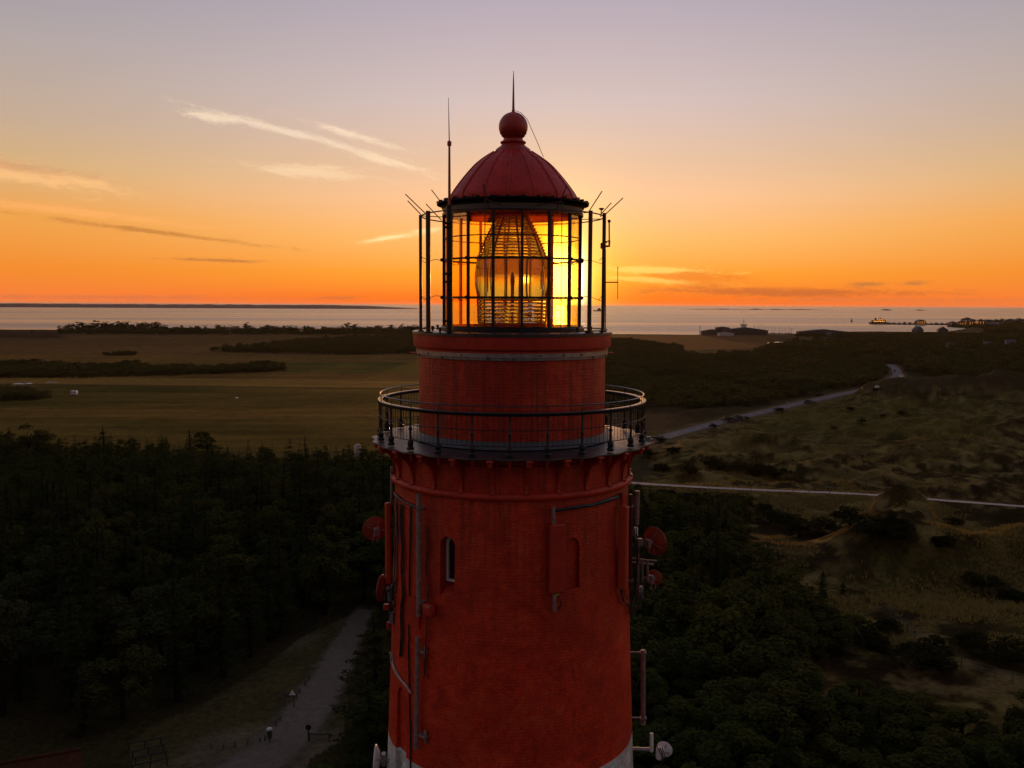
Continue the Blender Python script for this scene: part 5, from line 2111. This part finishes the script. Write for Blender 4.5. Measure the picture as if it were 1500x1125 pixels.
# the line of trees along the far left shore
rng = np.random.RandomState(31)
spec = []
for px in np.arange(88, 246, 4.2):
    spec.append(('broadleaf_tree' if px > 120 else 'pine_tree', px + rng.uniform(-2, 2), rng.uniform(485.0, 488.5), rng.uniform(1.7, 2.5) * float(np.interp(px, [85, 110, 150, 220, 246], [.6, 1.0, 1.2, 1.1, .8]))))
for px in np.arange(250, 612, 5.0):
    spec.append(('broadleaf_tree', px + rng.uniform(-2.5, 2.5), rng.uniform(486.5, 489.5), rng.uniform(1.0, 2.1)))
for px, k in ((46, .9), (68, .5), (362, 2.4), (390, 1.9), (512, 2.6), (520, 2.3), (575, 2.2), (590, 2.1)):
    spec.append(('broadleaf_tree', px, 487.5, k))
LAB3 = {'pine_tree': ('dark shore pine in the low wood by the sea at the far left', 'pine tree', 'pines along the far left shore'),
        'broadleaf_tree': ('dark round tree in the line along the far shore, left of the tower', 'broadleaf tree', 'trees along the far left shore')}
LAB4 = ('dark round tree in the long low shore wood at the far left', 'broadleaf tree', 'trees of the far left shore wood')
for kind, px, py, s in spec:
    g = G(px, py, 4.0)
    plant_tree(kind, rng.randint(5), (g[0], g[1], T1(g[0], g[1]) - .3), s * 1.15, rng.uniform(0, 6.28), *(LAB3[kind] if px > 247 or kind == 'pine_tree' else LAB4), sz=.85)

# shrubs dotted over the dunes
rng = np.random.RandomState(41)
SH = [(1068, 619, 2.2), (1087, 616, 2.0), (1045, 627, 1.5), (1142, 604, 2.6), (1185, 592, 2.0), (1262, 620, 1.6), (1322, 607, 1.5), (1292, 610, 1.2), (1245, 600, 1.4), (1220, 628, 1.2),
      (1000, 752, 3.2), (1040, 748, 3.4), (1075, 742, 2.6), (1120, 752, 2.4), (1160, 776, 2.6), (1200, 780, 2.2), (1130, 765, 2.6), (1170, 788, 2.0), (975, 735, 2.6), (1015, 735, 2.4),
      (1270, 778, 1.8), (1290, 788, 2.2), (1245, 770, 2.0), (1310, 782, 2.0), (1395, 768, 1.5), (1070, 690, 3.0), (1100, 693, 3.2), (1135, 698, 2.8), (1040, 684, 2.6), (1010, 694, 2.2),
      (1350, 975, 1.8), (1365, 962, 1.6), (1335, 958, 1.3), (1280, 950, 1.6), (1240, 935, 1.8), (1300, 925, 1.2), (1420, 945, 1.5), (1460, 962, 1.8), (1380, 800, 1.7), (1440, 860, 1.5), (1480, 880, 1.6),
      (1200, 580.5, 1.4), (1283, 571, 1.2), (965, 648, 2.2), (985, 664, 2.4), (950, 672, 2.6), (970, 690, 2.6)]
for px, py, s in SH:
    g = ground_at(px, py)
    near = py > 900
    plant_tree('dune_shrub', rng.randint(4), (g[0], g[1], g[2] - .15), s * 1.0, rng.uniform(0, 6.28), 'low dark shrub growing on the grassy dunes right of the lighthouse', 'shrub', 'shrubs scattered over the dunes', sz=.6)


# marram grass over the dunes
def build_marram():
    rng = np.random.RandomState(51)
    n = 70000
    Y = 95 * np.exp(rng.rand(n) * math.log(480 / 95))
    cpx = rng.uniform(945, 1660, n)
    X = (cpx - 750) / F * Y
    Z = T(X, Y)
    _, py = project(np.column_stack([X, Y, Z]))
    n1 = fbm(X / 14.0, Y / 14.0, 4)
    d1, _ = seg_dist(X, Y, TRACK)
    d2, _ = seg_dist(X, Y, ROAD)
    k = (n1 + rng.uniform(-.08, .08, n) > .47) & (d1 > 2.5) & (d2 > 6) & (rng.rand(n) < ss(-5, 30, py - np.interp(cpx, [930, 1285, 1600], [650, 568, 540])))
    c = np.column_stack([X, Y, Z])[k]
    m = len(c)
    B = 7
    a = rng.uniform(0, 6.28, (m, B))
    L = rng.uniform(.25, .62, (m, B))
    sp = rng.uniform(.15, .6, (m, B))
    root = c[:, None, :] + np.stack([np.cos(a) * .12, np.sin(a) * .12, 0 * a - .05], -1)
    tip = root + np.stack([np.cos(a) * L * sp, np.sin(a) * L * sp, L], -1)
    w = np.stack([-np.sin(a), np.cos(a), 0 * a], -1) * .055
    V = np.stack([root - w, root + w, tip], 2).reshape(-1, 3)
    Q = np.arange(len(V)).reshape(-1, 3)
    me = np_mesh('marram_grass', V, Q, M['marram'])
    tag(link('marram_grass', me), 'tufts of pale marram grass over the dunes right of the lighthouse', 'grass', None, 'stuff')


build_marram()

# ------------------------------------------------------------------ small things on the ground by the path
def place(px, py):
    return Vector(ground_at(px, py))


b = place(395, 1087)
t = thing('litter_bin', 'green litter bin with a pale lid beside the gravel path', 'litter bin', b)
mb = MB(); mb.lathe([(0, .35), (.19, .35), (.22, .95), (.0, .95)], 16, b); mb.build('bin', M['green_paint'], t, True)
mb = MB(); mb.tube([b, b + Vector((0, 0, .4))], .05, 8); mb.lathe([(0, 0), (.28, 0), (.28, .04), (0, .05)], 14, b); mb.build('post', M['green_paint'], t)
mb = MB(); mb.lathe([(.25, 1.08), (.25, 1.15), (.2, 1.2), (.001, 1.22)], 16, b); mb.tube([b + Vector((0, 0, .9)), b + Vector((0, 0, 1.12))], .04, 6); mb.build('lid', M['housewall'], t, True)
b = place(424, 1036)
t = thing('notice_board', 'wooden notice board with a white peaked top beside the path', 'notice board', b)
for sx in (-.42, .42):
    mb = MB(); mb.tube([b + Vector((sx, 0, -.1)), b + Vector((sx, 0, 1.35))], .055, 8); mb.build('post', M['timber'], t)
mb = MB(); mb.box(b + Vector((0, 0, 1.15)), (1.0, .06, .42), None, .01); mb.build('panel', M['timber'], t)
mb = MB(); mb.prism([(-.30, 0), (.30, 0), (0, .46)], -.05, .02, Matrix.Identity(3), b + Vector((.28, -.02, 1.15))); mb.build('peaked_sign', M['white_paint'], t)
b = place(452, 1086)
t = thing('signpost', 'dark post with a round sign where the path begins', 'signpost', b)
mb = MB(); mb.tube([b, b + Vector((0, 0, 1.2))], .05, 8); mb.build('post', M['black_iron'], t)
mb = MB(); mb.tube([b + Vector((0, -.04, 1.2)), b + Vector((0, .03, 1.2))], .24, 18); mb.build('round_sign', M['black_iron'], t)
b = place(466, 1086)
t = thing('barrier', 'low timber barrier at the right of the path mouth', 'barrier', b)
for sx in (-.7, .9):
    mb = MB(); mb.tube([b + Vector((sx, 0, -.1)), b + Vector((sx, 0, .75))], .06, 8); mb.build('post', M['timber'], t)
mb = MB(); mb.box(b + Vector((.1, 0, .62)), (2.0, .08, .18), None, .02); mb.build('rail', M['timber'], t)
for px, py in ((310, 1097), (327, 1097), (344, 1094), (363, 1091), (381, 1088), (388, 1085), (404, 1064), (410, 1056), (434, 1022), (439, 1016), (447, 1005), (453, 997)):
    b = place(px, py)
    mb = MB(); mb.lathe([(0, -.1), (.08, -.1), (.08, .42), (.06, .50), (.001, .52)], 8, b)
    tag(mb.build('timber_bollard', M['timber'], None, True), 'short timber post edging the grass beside the gravel path', 'bollard', 'timber posts edging the grass')
rows4 = [((186, 1096), (238, 1085), 'topmost'), ((192, 1108), (242, 1095), 'second from the top'), ((196, 1118), (246, 1105), 'third from the top'), ((192, 1129), (248, 1115), 'lowest')]
for (p0, p1, nm) in rows4:
    a, c = place(p0[0], p0[1] + 4), place(p1[0], p1[1] + 6)
    t = thing('timber_rail', 'low dark timber rail at the lower left, %s of four rows' % nm, 'rail fence', a, 'four low rails at the lower left')
    mb = MB(); mb.tube([a + Vector((0, 0, .62)), c + Vector((0, 0, .62))], .06, 6); mb.build('rail', M['dark_timber'], t)
    for k in range(3):
        q = a.lerp(c, .05 + .45 * k)
        mb = MB(); mb.tube([q + Vector((0, 0, -.2)), q + Vector((0, 0, .66))], .06, 6); mb.build('post', M['dark_timber'], t)
# tiled roof at the lower left corner
a, c = Vector(P(-70, 1131, 58)), Vector(P(119, 1098, 62))
hs = thing('cottage', 'cottage of which only the clay tiled roof shows, lower left corner', 'house', Vector((c.x, c.y, T1(c.x, c.y))))
dx = (c - a).normalized()
sd = Vector((dx.y, -dx.x, 0)).normalized()
eav = 2.6
mb = MB()
for sg in (1, -1):
    e0, e1 = a + sd * sg * 3.4 - Vector((0, 0, eav)), c + sd * sg * 3.4 - Vector((0, 0, eav))
    mb.add([a, c, e1, e0, a - Vector((0, 0, .15)), c - Vector((0, 0, .15)), e1 - Vector((0, 0, .15)), e0 - Vector((0, 0, .15))], [(0, 1, 2, 3), (7, 6, 5, 4), (1, 5, 6, 2), (0, 3, 7, 4), (3, 2, 6, 7)])
mb.build('roof', M['tile'], hs)
mb = MB()
mb.tube([a + Vector((0, 0, .05)), c + Vector((0, 0, .05))], .13, 8)
mb.build('ridge', M['tile'], hs, True)
mb = MB()
gz = T1(c.x, c.y) - 1
vs = []
for q, ins in ((a, .3), (c, -.3)):
    for sg in (1, -1):
        w_ = q + dx * ins + sd * sg * 3.0
        vs += [(w_.x, w_.y, gz), (w_.x, w_.y, q.z - eav + .2)]
    w_ = q + dx * ins
    vs += [(w_.x, w_.y, q.z - .25)]
mb.add(vs, [(0, 1, 4, 3, 2), (5, 7, 8, 9, 6), (0, 5, 6, 1), (2, 3, 8, 7)])
mb.build('wall', M['housewall'], hs)

# wire fence over the near dune
FP = [(1283, 893), (1297, 896), (1304, 902), (1311, 906), (1318, 912), (1329, 922), (1339, 930), (1361, 945), (1384, 960), (1408, 974), (1433, 982), (1458, 990), (1483, 996), (1520, 1006)]
pts = [place(px, py + 5) for px, py in FP]
t = thing('wire_fence', 'wire fence on thin posts down the near sandy dune', 'fence', pts[0])
for q in pts:
    mb = MB(); mb.tube([q - Vector((0, 0, .3)), q + Vector((0, 0, 1.25))], .045, 6); mb.build('post', M['timber'], t)
mb = MB()
for h in (.4, .75, 1.1):
    mb.tube([q + Vector((0, 0, h)) for q in pts], .006, 4)
mb.build('wire', M['galv'], t)
for px, py in ((1162, 722), (1185, 724), (1215, 725), (1100, 718), (1240, 727)):
    b = place(px, py)
    mb = MB(); mb.lathe([(0, -.2), (.09, -.2), (.08, .85), (.001, .9)], 8, b)
    tag(mb.build('track_post', M['timber'], None, True), 'short post beside the pale sandy track across the dunes', 'post', 'posts beside the sandy track')

# ------------------------------------------------------------------ cars and the cyclist on the road
def car(px, py, mname, label, rz=None):
    b = place(px, py)
    i = min(range(len(road_line)), key=lambda k: (road_line[k] - b).length)
    d = road_line[min(i + 1, len(road_line) - 1)] - road_line[max(i - 1, 0)]
    rz = math.atan2(d.y, d.x) if rz is None else rz
    b.z = T1(b.x, b.y) + .16
    m3 = Matrix.Rotation(rz, 3, 'Z')
    t = thing('parked_car' if 'parked' in label else 'car', label, 'car', b)
    mb = MB()
    mb.prism([(-2.1, .28), (2.05, .28), (2.15, .55), (2.05, .78), (1.05, .92), (-1.95, .95), (-2.15, .75)], -.85, .85, m3, b)
    mb.prism([(-1.75, .93), (1.0, .91), (.35, 1.42), (-1.45, 1.45)], -.76, .76, m3, b)
    mb.build('body', M[mname], t)
    mb = MB()
    mb.prism([(-1.55, .98), (.78, .97), (.28, 1.36), (-1.38, 1.38)], -.768, .768, m3, b)
    mb.build('side_windows', M['glassdark'], t)
    mb = MB()
    for p0, p1 in (((1.0, .93), (.38, 1.40)), ((-1.76, .96), (-1.48, 1.42))):
        e = .012 if p0[0] > 0 else -.012
        vs = [m3 @ Vector((p0[0] + e, s * .68, p0[1])) + b for s in (-1, 1)] + [m3 @ Vector((p1[0] + e, s * .64, p1[1])) + b for s in (1, -1)]
        mb.add(vs, [(0, 1, 2, 3)])
    mb.build('windscreen', M['glassdark'], t)
    for sx in (-1.3, 1.32):
        for sy in (-.83, .83):
            mb = MB()
            c = b + m3 @ Vector((sx, sy, .32))
            mb.tube([c - m3 @ Vector((0, .1, 0)), c + m3 @ Vector((0, .1, 0))], .32, 14)
            mb.build('wheel', M['tyre'], t)
    for sx, nm, mm in ((2.12, 'headlight', 'white_paint'), (-2.14, 'tail_light', 'red_metal')):
        for sy in (-.6, .6):
            mb = MB()
            mb.box(b + m3 @ Vector((sx, sy, .68)), (.06, .32, .14), m3, .01)
            mb.build(nm, M[mm], t)
    return t


car(1285, 569, 'carwhite', 'white car driving on the road by the scrub wood')
car(1314, 552.5, 'cargrey', 'silver car parked by the road bend, leftmost of two')
car(1321, 553, 'carwhite', 'white car parked by the road bend, right of the silver one')
car(1310.5, 544, 'cardark', 'dark car far up the road beyond the bend')

# person walking on the road verge
def person(px, py, H, label):
    b = place(px, py)
    b.z = T1(b.x, b.y) + .1
    t = thing('person', label, 'person', b)
    me = bpy.data.meshes.new('body')
    k = H / 1.75
    V = [(0, 0, .95), (0, 0, 1.2), (0, 0, 1.42), (0, 0, 1.54), (0, .01, 1.68), (.20, 0, 1.40), (.26, .03, 1.14), (.24, .14, .92), (-.20, 0, 1.40), (-.27, -.02, 1.14), (-.25, .10, .90),
         (.10, .02, .88), (.11, .12, .48), (.11, .02, .06), (.11, .16, .03), (-.10, 0, .88), (-.11, -.02, .48), (-.11, -.22, .10), (-.11, -.10, .03)]
    E = [(0, 1), (1, 2), (2, 3), (3, 4), (2, 5), (5, 6), (6, 7), (2, 8), (8, 9), (9, 10), (0, 11), (11, 12), (12, 13), (13, 14), (0, 15), (15, 16), (16, 17), (17, 18)]
    me.from_pydata([tuple(c * k for c in v) for v in V], E, [])
    o = bpy.data.objects.new('body', me)
    col.objects.link(o)
    o.parent = t
    sk = o.modifiers.new('skin', 'SKIN')
    rr3 = [.15, .16, .17, .06, .105, .075, .05, .04, .075, .05, .04, .10, .065, .045, .04, .10, .065, .045, .04]
    for i, v in enumerate(me.skin_vertices[0].data):
        v.radius = (rr3[i] * k, rr3[i] * k * .85)
        v.use_root = i == 0
    o.modifiers.new('sub', 'SUBSURF').render_levels = 1
    me.materials.append(M['cloth'])
    return t


person(1153, 592.5, 1.75, 'person in light clothes walking along the road verge')
# delineator posts along the road
for px, py in ((1041, 624), (1060, 612), (1156, 598), (1264, 571), (1262, 569), (1296, 543), (1331, 543)):
    b = place(px, py)
    t = MB(); t.box(b + Vector((0, 0, .5)), (.16, .12, 1.0), None, .02)
    tag(t.build('road_post', M['white_paint']), 'white marker post at the edge of the road', 'marker post', 'white marker posts along the road')

# ------------------------------------------------------------------ buildings in the distance
def house(px, py, w, d, h, rz, label, wallm='housewall', roofm='slate', lit=0, cat='house', roof_h=None, z0=None, name='house', group=None, chim=True):
    g = G(px, py, 3.6 if z0 is None else z0)
    b = Vector((g[0], g[1], max(T1(g[0], g[1]), .3) if z0 is None else z0))
    m3 = Matrix.Rotation(R_(rz), 3, 'Z')
    t = thing(name, label, cat, b, group)
    rh = w * .35 if roof_h is None else roof_h
    mb = MB()
    mb.box(b + Vector((0, 0, h / 2 - .5)), (w, d, h + 1), m3)
    mb.prism([(-w / 2, h - .002), (w / 2, h - .002), (0, h + rh - .15)], -d / 2, d / 2, m3, b)
    mb.build('wall', M[wallm], t)
    mb = MB()
    for s in (1, -1):
        mb.prism([(0, h + rh), (s * (w / 2 + .5), h - .3), (s * (w / 2 + .5), h - .05), (0, h + rh + .3)], -d / 2 - .4, d / 2 + .4, m3, b)
    rf = mb.build('roof', M[roofm], t)
    if chim:
        mb = MB()
        mb.box(b + m3 @ Vector((w * .12, d * .2, h + rh)), (.9, .9, 1.8), m3)
        mb.build('chimney', M['tile'], rf)
    nwin = max(2, int(w / 3.2))
    for k in range(nwin):
        for fl in range(max(1, int(h / 2.9))):
            u = -w / 2 + (k + .5) * w / nwin
            z = 1.6 + fl * 2.8
            for side in (-1, 1):
                mb = MB()
                mb.box(b + m3 @ Vector((u, side * d / 2, z)), (1.2, .12, 1.3), m3)
                isl = lit and (k + fl * 2) % 2 == 0
                mb.build('window', M['lit' if isl else 'glassdark'], t)
    return t


house(333, 488.3, 16, 9, 5.0, 12, 'white gabled house before the shore trees left of the tower', roof_h=6, cat='house')
house(1042, 490.5, 36, 14, 7, 4, 'long low harbour shed at the left end of the harbour', 'shedwall', 'slate', roof_h=3, chim=False)
house(1058, 490.0, 24, 16, 13, 0, 'tall dark boxy building among the harbour sheds', 'shedwall', 'slate', roof_h=1.5, chim=False)
house(1063, 491.8, 26, 14, 5, 6, 'pale flat harbour shed in front of the dark boxy building', 'housewall', 'slate', roof_h=1.5, chim=False)
house(1090, 490.5, 80, 22, 9, 0, 'broad dark boat hall with rounded roof in the harbour', 'shedwall', 'slate', roof_h=5, chim=False)
house(1205, 491.2, 90, 20, 7, -2, 'very long low dark hall on the shore right of the harbour', 'shedwall', 'slate', roof_h=4, chim=False)
house(1217, 492.2, 14, 9, 4, -2, 'small pale shed before the long dark hall', 'housewall', 'slate', roof_h=2, chim=False)
house(1344, 489.5, 17, 12, 8, 20, 'dark roofed house on the shore, left of a matching one', 'shedwall', 'slate', roof_h=7)
house(1380, 489.5, 19, 12, 8, -10, 'wide house with dark roof on the shore, near the inlet', 'shedwall', 'slate', roof_h=6)
gh = house(1141, 505.2, 30, 9, 2.6, -4, 'long glinting greenhouse at the edge of the field', 'glint', 'glint', roof_h=1.2, chim=False, cat='greenhouse', name='greenhouse')
house(1446, 510, 10, 8, 5, 75, 'grey gabled house half hidden in the shore wood', 'shedwall', roof_h=4)
house(1480, 507, 11, 12, 5, 70, 'larger pale house in the shore wood at the far right', roof_h=4)
house(1392, 511, 8, 6, 5, 30, 'small pale hut deep in the shore wood', roof_h=4)
for i, (px, py, w, h, rz) in enumerate(((1395, 476.5, 22, 9, 10), (1408, 477.0, 26, 12, -8), (1424, 477.0, 24, 16, 5), (1436, 478.5, 20, 15, -12), (1445, 478.0, 24, 13, 8), (1456, 480.0, 20, 9, 0),
                                         (1463, 480.5, 18, 9, 14), (1476, 477.5, 24, 13, -6), (1492, 476.5, 30, 14, 4), (1416, 474.0, 30, 17, 2))):
    house(px, py, w, 14, h, rz, 'town house with warm lit windows behind the pier at the far right', 'shedwall', 'slate', 1, 'house', 5, None, 'town_house', 'town houses behind the pier')
# pier and ferry
p0, p1 = Vector(G(1290, 475.0, 0)), Vector(G(1440, 476.5, 0))
mb = MB()
d = (p1 - p0).normalized()
s = Vector((-d.y, d.x, 0))
L = (p1 - p0).length
mb.box((p0 + p1) / 2 + Vector((0, 0, 1.2)), (L, 24, 4.5), Matrix((d, s, Vector((0, 0, 1)))).transposed(), .8)
pr = tag(mb.build('pier', M['shedwall']), 'long dark pier reaching into the sea from the harbour town', 'pier')
rng = random.Random(8)
for k in range(16):
    q = p0.lerp(p1, .08 + .84 * k / 16)
    mb = MB()
    h = rng.uniform(2, 4)
    mb.box(q + Vector((0, 0, 3.4 + h / 2)), (rng.uniform(6, 12), 5, h), None, .4)
    mb.box(q + Vector((0, -2.6, 3.6 + h * .6)), (3, .3, h * .3), None, .05)
    tag(mb.build('parked_lorry', M['cardark']), 'dark lorry waiting in the queue along the far pier', 'lorry', 'lorries queueing on the pier')
house(1348, 474.6, 26, 16, 9, 4, 'terminal building with lit windows halfway along the pier', 'shedwall', 'slate', 1, 'building', 4, 3.4, 'ferry_terminal', None, False)
fb = Vector(G(1286, 474.6, 0))
f = thing('ferry', 'ferry with lit orange decks berthed at the end of the pier', 'ferry', fb)
mb = MB()
mb.prism([(-28, 5), (-24, 0), (24, 0), (29, 5.5), (-28, 5.5)], -6, 6, Matrix.Identity(3), fb)
mb.build('hull', M['hull'], f)
mb = MB()
mb.box(fb + Vector((2, 0, 8.6)), (42, 11, 6), None, .8)
mb.box(fb + Vector((4, 0, 13.2)), (26, 9, 3.6), None, .8)
mb.build('superstructure', M['hull'], f)
mb = MB(); mb.box(fb + Vector((6, 0, 16.5)), (9, 8, 3), None, .4); mb.tube([fb + Vector((6, 0, 17)), fb + Vector((6, 0, 27))], .5, 6); mb.build('bridge', M['white_paint'], f)
mb = MB(); mb.box(fb + Vector((-9, 0, 17)), (5, 4, 5), None, .8); mb.build('funnel', M['red_metal'], f)
for k in range(7):
    mb = MB(); mb.box(fb + Vector((-14 + 5 * k, -5.6, 8.8 if k % 2 else 8.2)), (3.4, .3, 2.6), None, .2); mb.build('window', M['lit'], f)
for k in range(3):
    mb = MB(); mb.box(fb + Vector((-3 + 7 * k, -4.7, 13.4)), (4, .4, 1.8), None, .2); mb.build('window', M['lit'], f)
# channel buoy, faint ship, workboat mast, sailing boats
b = Vector(G(1247.5, 471.3, 0))
t = thing('channel_buoy', 'tall channel buoy alone in the water left of the pier', 'buoy', b)
mb = MB(); mb.lathe([(0, -1), (4, -1), (4.5, 1.5), (3, 3), (0, 3.2)], 14, b); mb.build('float', M['hull'], t, True)
mb = MB(); mb.lathe([(2.4, 3), (1.0, 10), (.001, 10.2)], 8, b); mb.tube([b + Vector((0, 0, 9)), b + Vector((0, 0, 14))], .6, 6); mb.build('tower', M['hull'], t)
b = Vector(G(876, 456, 0))
t = thing('cargo_ship', 'faint ship out at sea just right of the lantern', 'ship', b)
mb = MB(); mb.prism([(-40, 7), (-36, -1), (38, -1), (46, 9), (-40, 8)], -8, 8, Matrix.Identity(3), b); mb.build('hull', M['shedwall'], t)
mb = MB(); mb.box(b + Vector((8, 0, 14)), (28, 12, 13), None, 1); mb.box(b + Vector((10, 0, 23)), (14, 10, 6), None, 1); mb.tube([b + Vector((10, 0, 24)), b + Vector((10, 0, 33))], 1, 6); mb.build('superstructure', M['shedwall'], t)
b = Vector(G(1025, 490, 2))
t = thing('light_mast', 'tall thin mast at the left end of the harbour sheds', 'mast', b)
mb = MB(); mb.tube([b, b + Vector((0, 0, 15))], .55, 8); mb.box(b + Vector((0, 0, 15.4)), (2.2, .8, .9), None, .1); mb.build('pole', M['black_iron'], t)
b = Vector(G(1089, 487.2, 0))
t = thing('workboat', 'workboat whose pale bridge and mast show above the boat hall', 'boat', b)
mb = MB(); mb.prism([(-14, 3), (-12, -1), (12, -1), (15, 4), (-14, 3.4)], -4, 4, Matrix.Identity(3), b); mb.build('hull', M['hull'], t)
mb = MB(); mb.box(b + Vector((0, 0, 9)), (10, 6, 12), None, .5); mb.box(b + Vector((0, 0, 16.5)), (14, 5, 2.4), None, .3); mb.build('bridge', M['housewall'], t)
mb = MB(); mb.tube([b + Vector((0, 0, 15)), b + Vector((0, 0, 28))], .45, 6); mb.tube([b + Vector((-3, 0, 21)), b + Vector((3, 0, 21))], .25, 5); mb.build('mast', M['black_iron'], t)
mb0 = None
hullm, mastm = MB(), MB()
hullm.prism([(-6, 1.6), (-5, -.6), (4, -.6), (7, 1.9), (-6, 1.8)], -1.6, 1.6, Matrix.Identity(3), (0, 0, 0))
hullm.box((-.5, 0, 2.2), (5, 2.2, .9), None, .2)
mastm.tube([(0, 0, 1.5), (0, 0, 16)], .34, 6)
mastm.tube([(0, 0, 3), (-4.5, 0, 3.1)], .14, 6)
hm = hullm.build('hull', M['housewall'])
mm_ = mastm.build('mast', M['galv'])
rng = random.Random(14)
for i in range(12):
    g = G(1106 + i * 4.9 + rng.uniform(-1, 1), 489.3 + rng.uniform(-.6, .6), 0)
    t = thing('sailing_boat', 'moored sailing boat with bare mast in the harbour basin', 'sailing boat', (g[0], g[1], 0), 'sailing boats moored in the harbour')
    t.rotation_euler = (0, 0, rng.uniform(-.5, .5))
    t.scale = (1, 1, rng.uniform(.8, 1.35))
    if i == 0:
        hm.parent, mm_.parent = t, t
    else:
        for src in (hm, mm_):
            c = src.copy()
            c.parent = t
            col.objects.link(c)

# caravan and pale tarpaulins in the left field
b = place(109, 579)
t = thing('caravan', 'white caravan standing alone in the left field', 'caravan', b)
mb = MB(); mb.box(b + Vector((0, 0, 1.6)), (3.6, 2.2, 2.4), None, .3); mb.build('body', M['white_paint'], t, True)
mb = MB()
for sx in (-.9, .7):
    mb.box(b + Vector((sx, -1.11, 1.9)), (.9, .05, .7), None, .01)
mb.build('window', M['glassdark'], t)
for sy in (-1, 1):
    mb = MB(); mb.tube([b + Vector((0, sy * 1.0, .38)), b + Vector((0, sy * 1.12, .38))], .36, 12); mb.build('wheel', M['tyre'], t)
for px, py, w, lab in ((28, 562.5, 9, 'wide pale tarpaulin sheet at the edge of the left field'), (43, 562, 4, 'small pale tarpaulin bundle right of the wide sheet'), (76, 560.5, 8, 'grey heap of field gear right of the pale sheets'), (347, 583, 1.4, 'tiny white marker in the middle of the left field')):
    b = place(px, py)
    mb = MB()
    n = 10
    vs, fs = [], []
    rg = random.Random(int(px))
    for i in range(n + 1):
        for j in range(5):
            u, v = i / n - .5, j / 4 - .5
            e = max(0.0, (1 - (2 * u) ** 4)) * max(0.0, (1 - (2 * v) ** 4))
            vs.append((b.x + u * w, b.y + v * 3.0, b.z - .1 + e * (.5 + rg.uniform(-.2, .2))))
    for i in range(n):
        for j in range(4):
            fs.append((i * 5 + j, (i + 1) * 5 + j, (i + 1) * 5 + j + 1, i * 5 + j + 1))
    mb.add(vs, fs)
    tag(mb.build('tarpaulin', M['galv' if px == 76 else 'white_paint'], None, True), lab, 'tarpaulin')
# a parked white van roof peeping out of the trees
b = Vector(P(524, 652, 322))
t = thing('domed_tent', 'small pale domed tent at the wood edge just left of the gallery', 'tent', (b.x, b.y, b.z - 4))
mb = MB(); mb.lathe([(1.3, -4), (1.25, -.5), (.9, .1), (.4, .4), (.001, .45)], 20, b); mb.build('dome', M['galv'], t, True)

# wind turbines on the horizon
tm_, bm_ = MB(), MB()
tm_.tube([(0, 0, 0), (0, 0, 90)], [2.6, 1.6], 8)
for k in range(3):
    a = k * 2.0944 + .5
    bm_.tube([(0, -2, 90), (20 * math.sin(a), -2, 90 + 20 * math.cos(a)), (44 * math.sin(a), -2, 90 + 44 * math.cos(a))], [1.2, 1.6, .4], 5)
to = tm_.build('tower', M['shedwall'])
bo = bm_.build('rotor', M['shedwall'])
rng = random.Random(33)
first = True
for px in (75, 108, 131, 150, 160, 172, 178, 186, 201, 212, 220, 229, 246, 300, 322, 470) + tuple(range(965, 1400, 14)):
    Y = 20000 if px < 700 else 26000
    X = (px + rng.uniform(-4, 4) - 750) / F * Y
    t = thing('wind_turbine', ('tiny wind turbine on the far coast at the left horizon' if px < 700 else 'tiny wind turbine far out on the sea horizon at the right'), 'wind turbine', (X, Y, 2),
              'wind turbines on the far coast' if px < 700 else 'wind turbines on the sea horizon')
    t.rotation_euler = (0, 0, rng.uniform(-.5, .5))
    t.scale = (.6, .6, .6 if px < 700 else .8)
    if first:
        to.parent, bo.parent = t, t
        first = False
    else:
        for src in (to, bo):
            c = src.copy()
            c.parent = t
            c.rotation_euler = (0, 0, 0)
            col.objects.link(c)

# ------------------------------------------------------------------ the evening air
mb = MB()
mb.box((0, 0, 35), (90000, 90000, 82))
hz = mb.build('haze', M['glass'])
hm_, wv = mat('evening_haze')
out = wv.n('ShaderNodeOutputMaterial')
pv = wv.n('ShaderNodeVolumePrincipled')
pv.inputs['Color'].default_value = (.95, .80, .70, 1)
pv.inputs['Density'].default_value = HAZE
pv.inputs['Anisotropy'].default_value = 0.55
wv.t.links.new(pv.outputs[0], out.inputs['Volume'])
hz.data.materials.clear()
hz.data.materials.append(hm_)
tag(hz, kind='stuff')
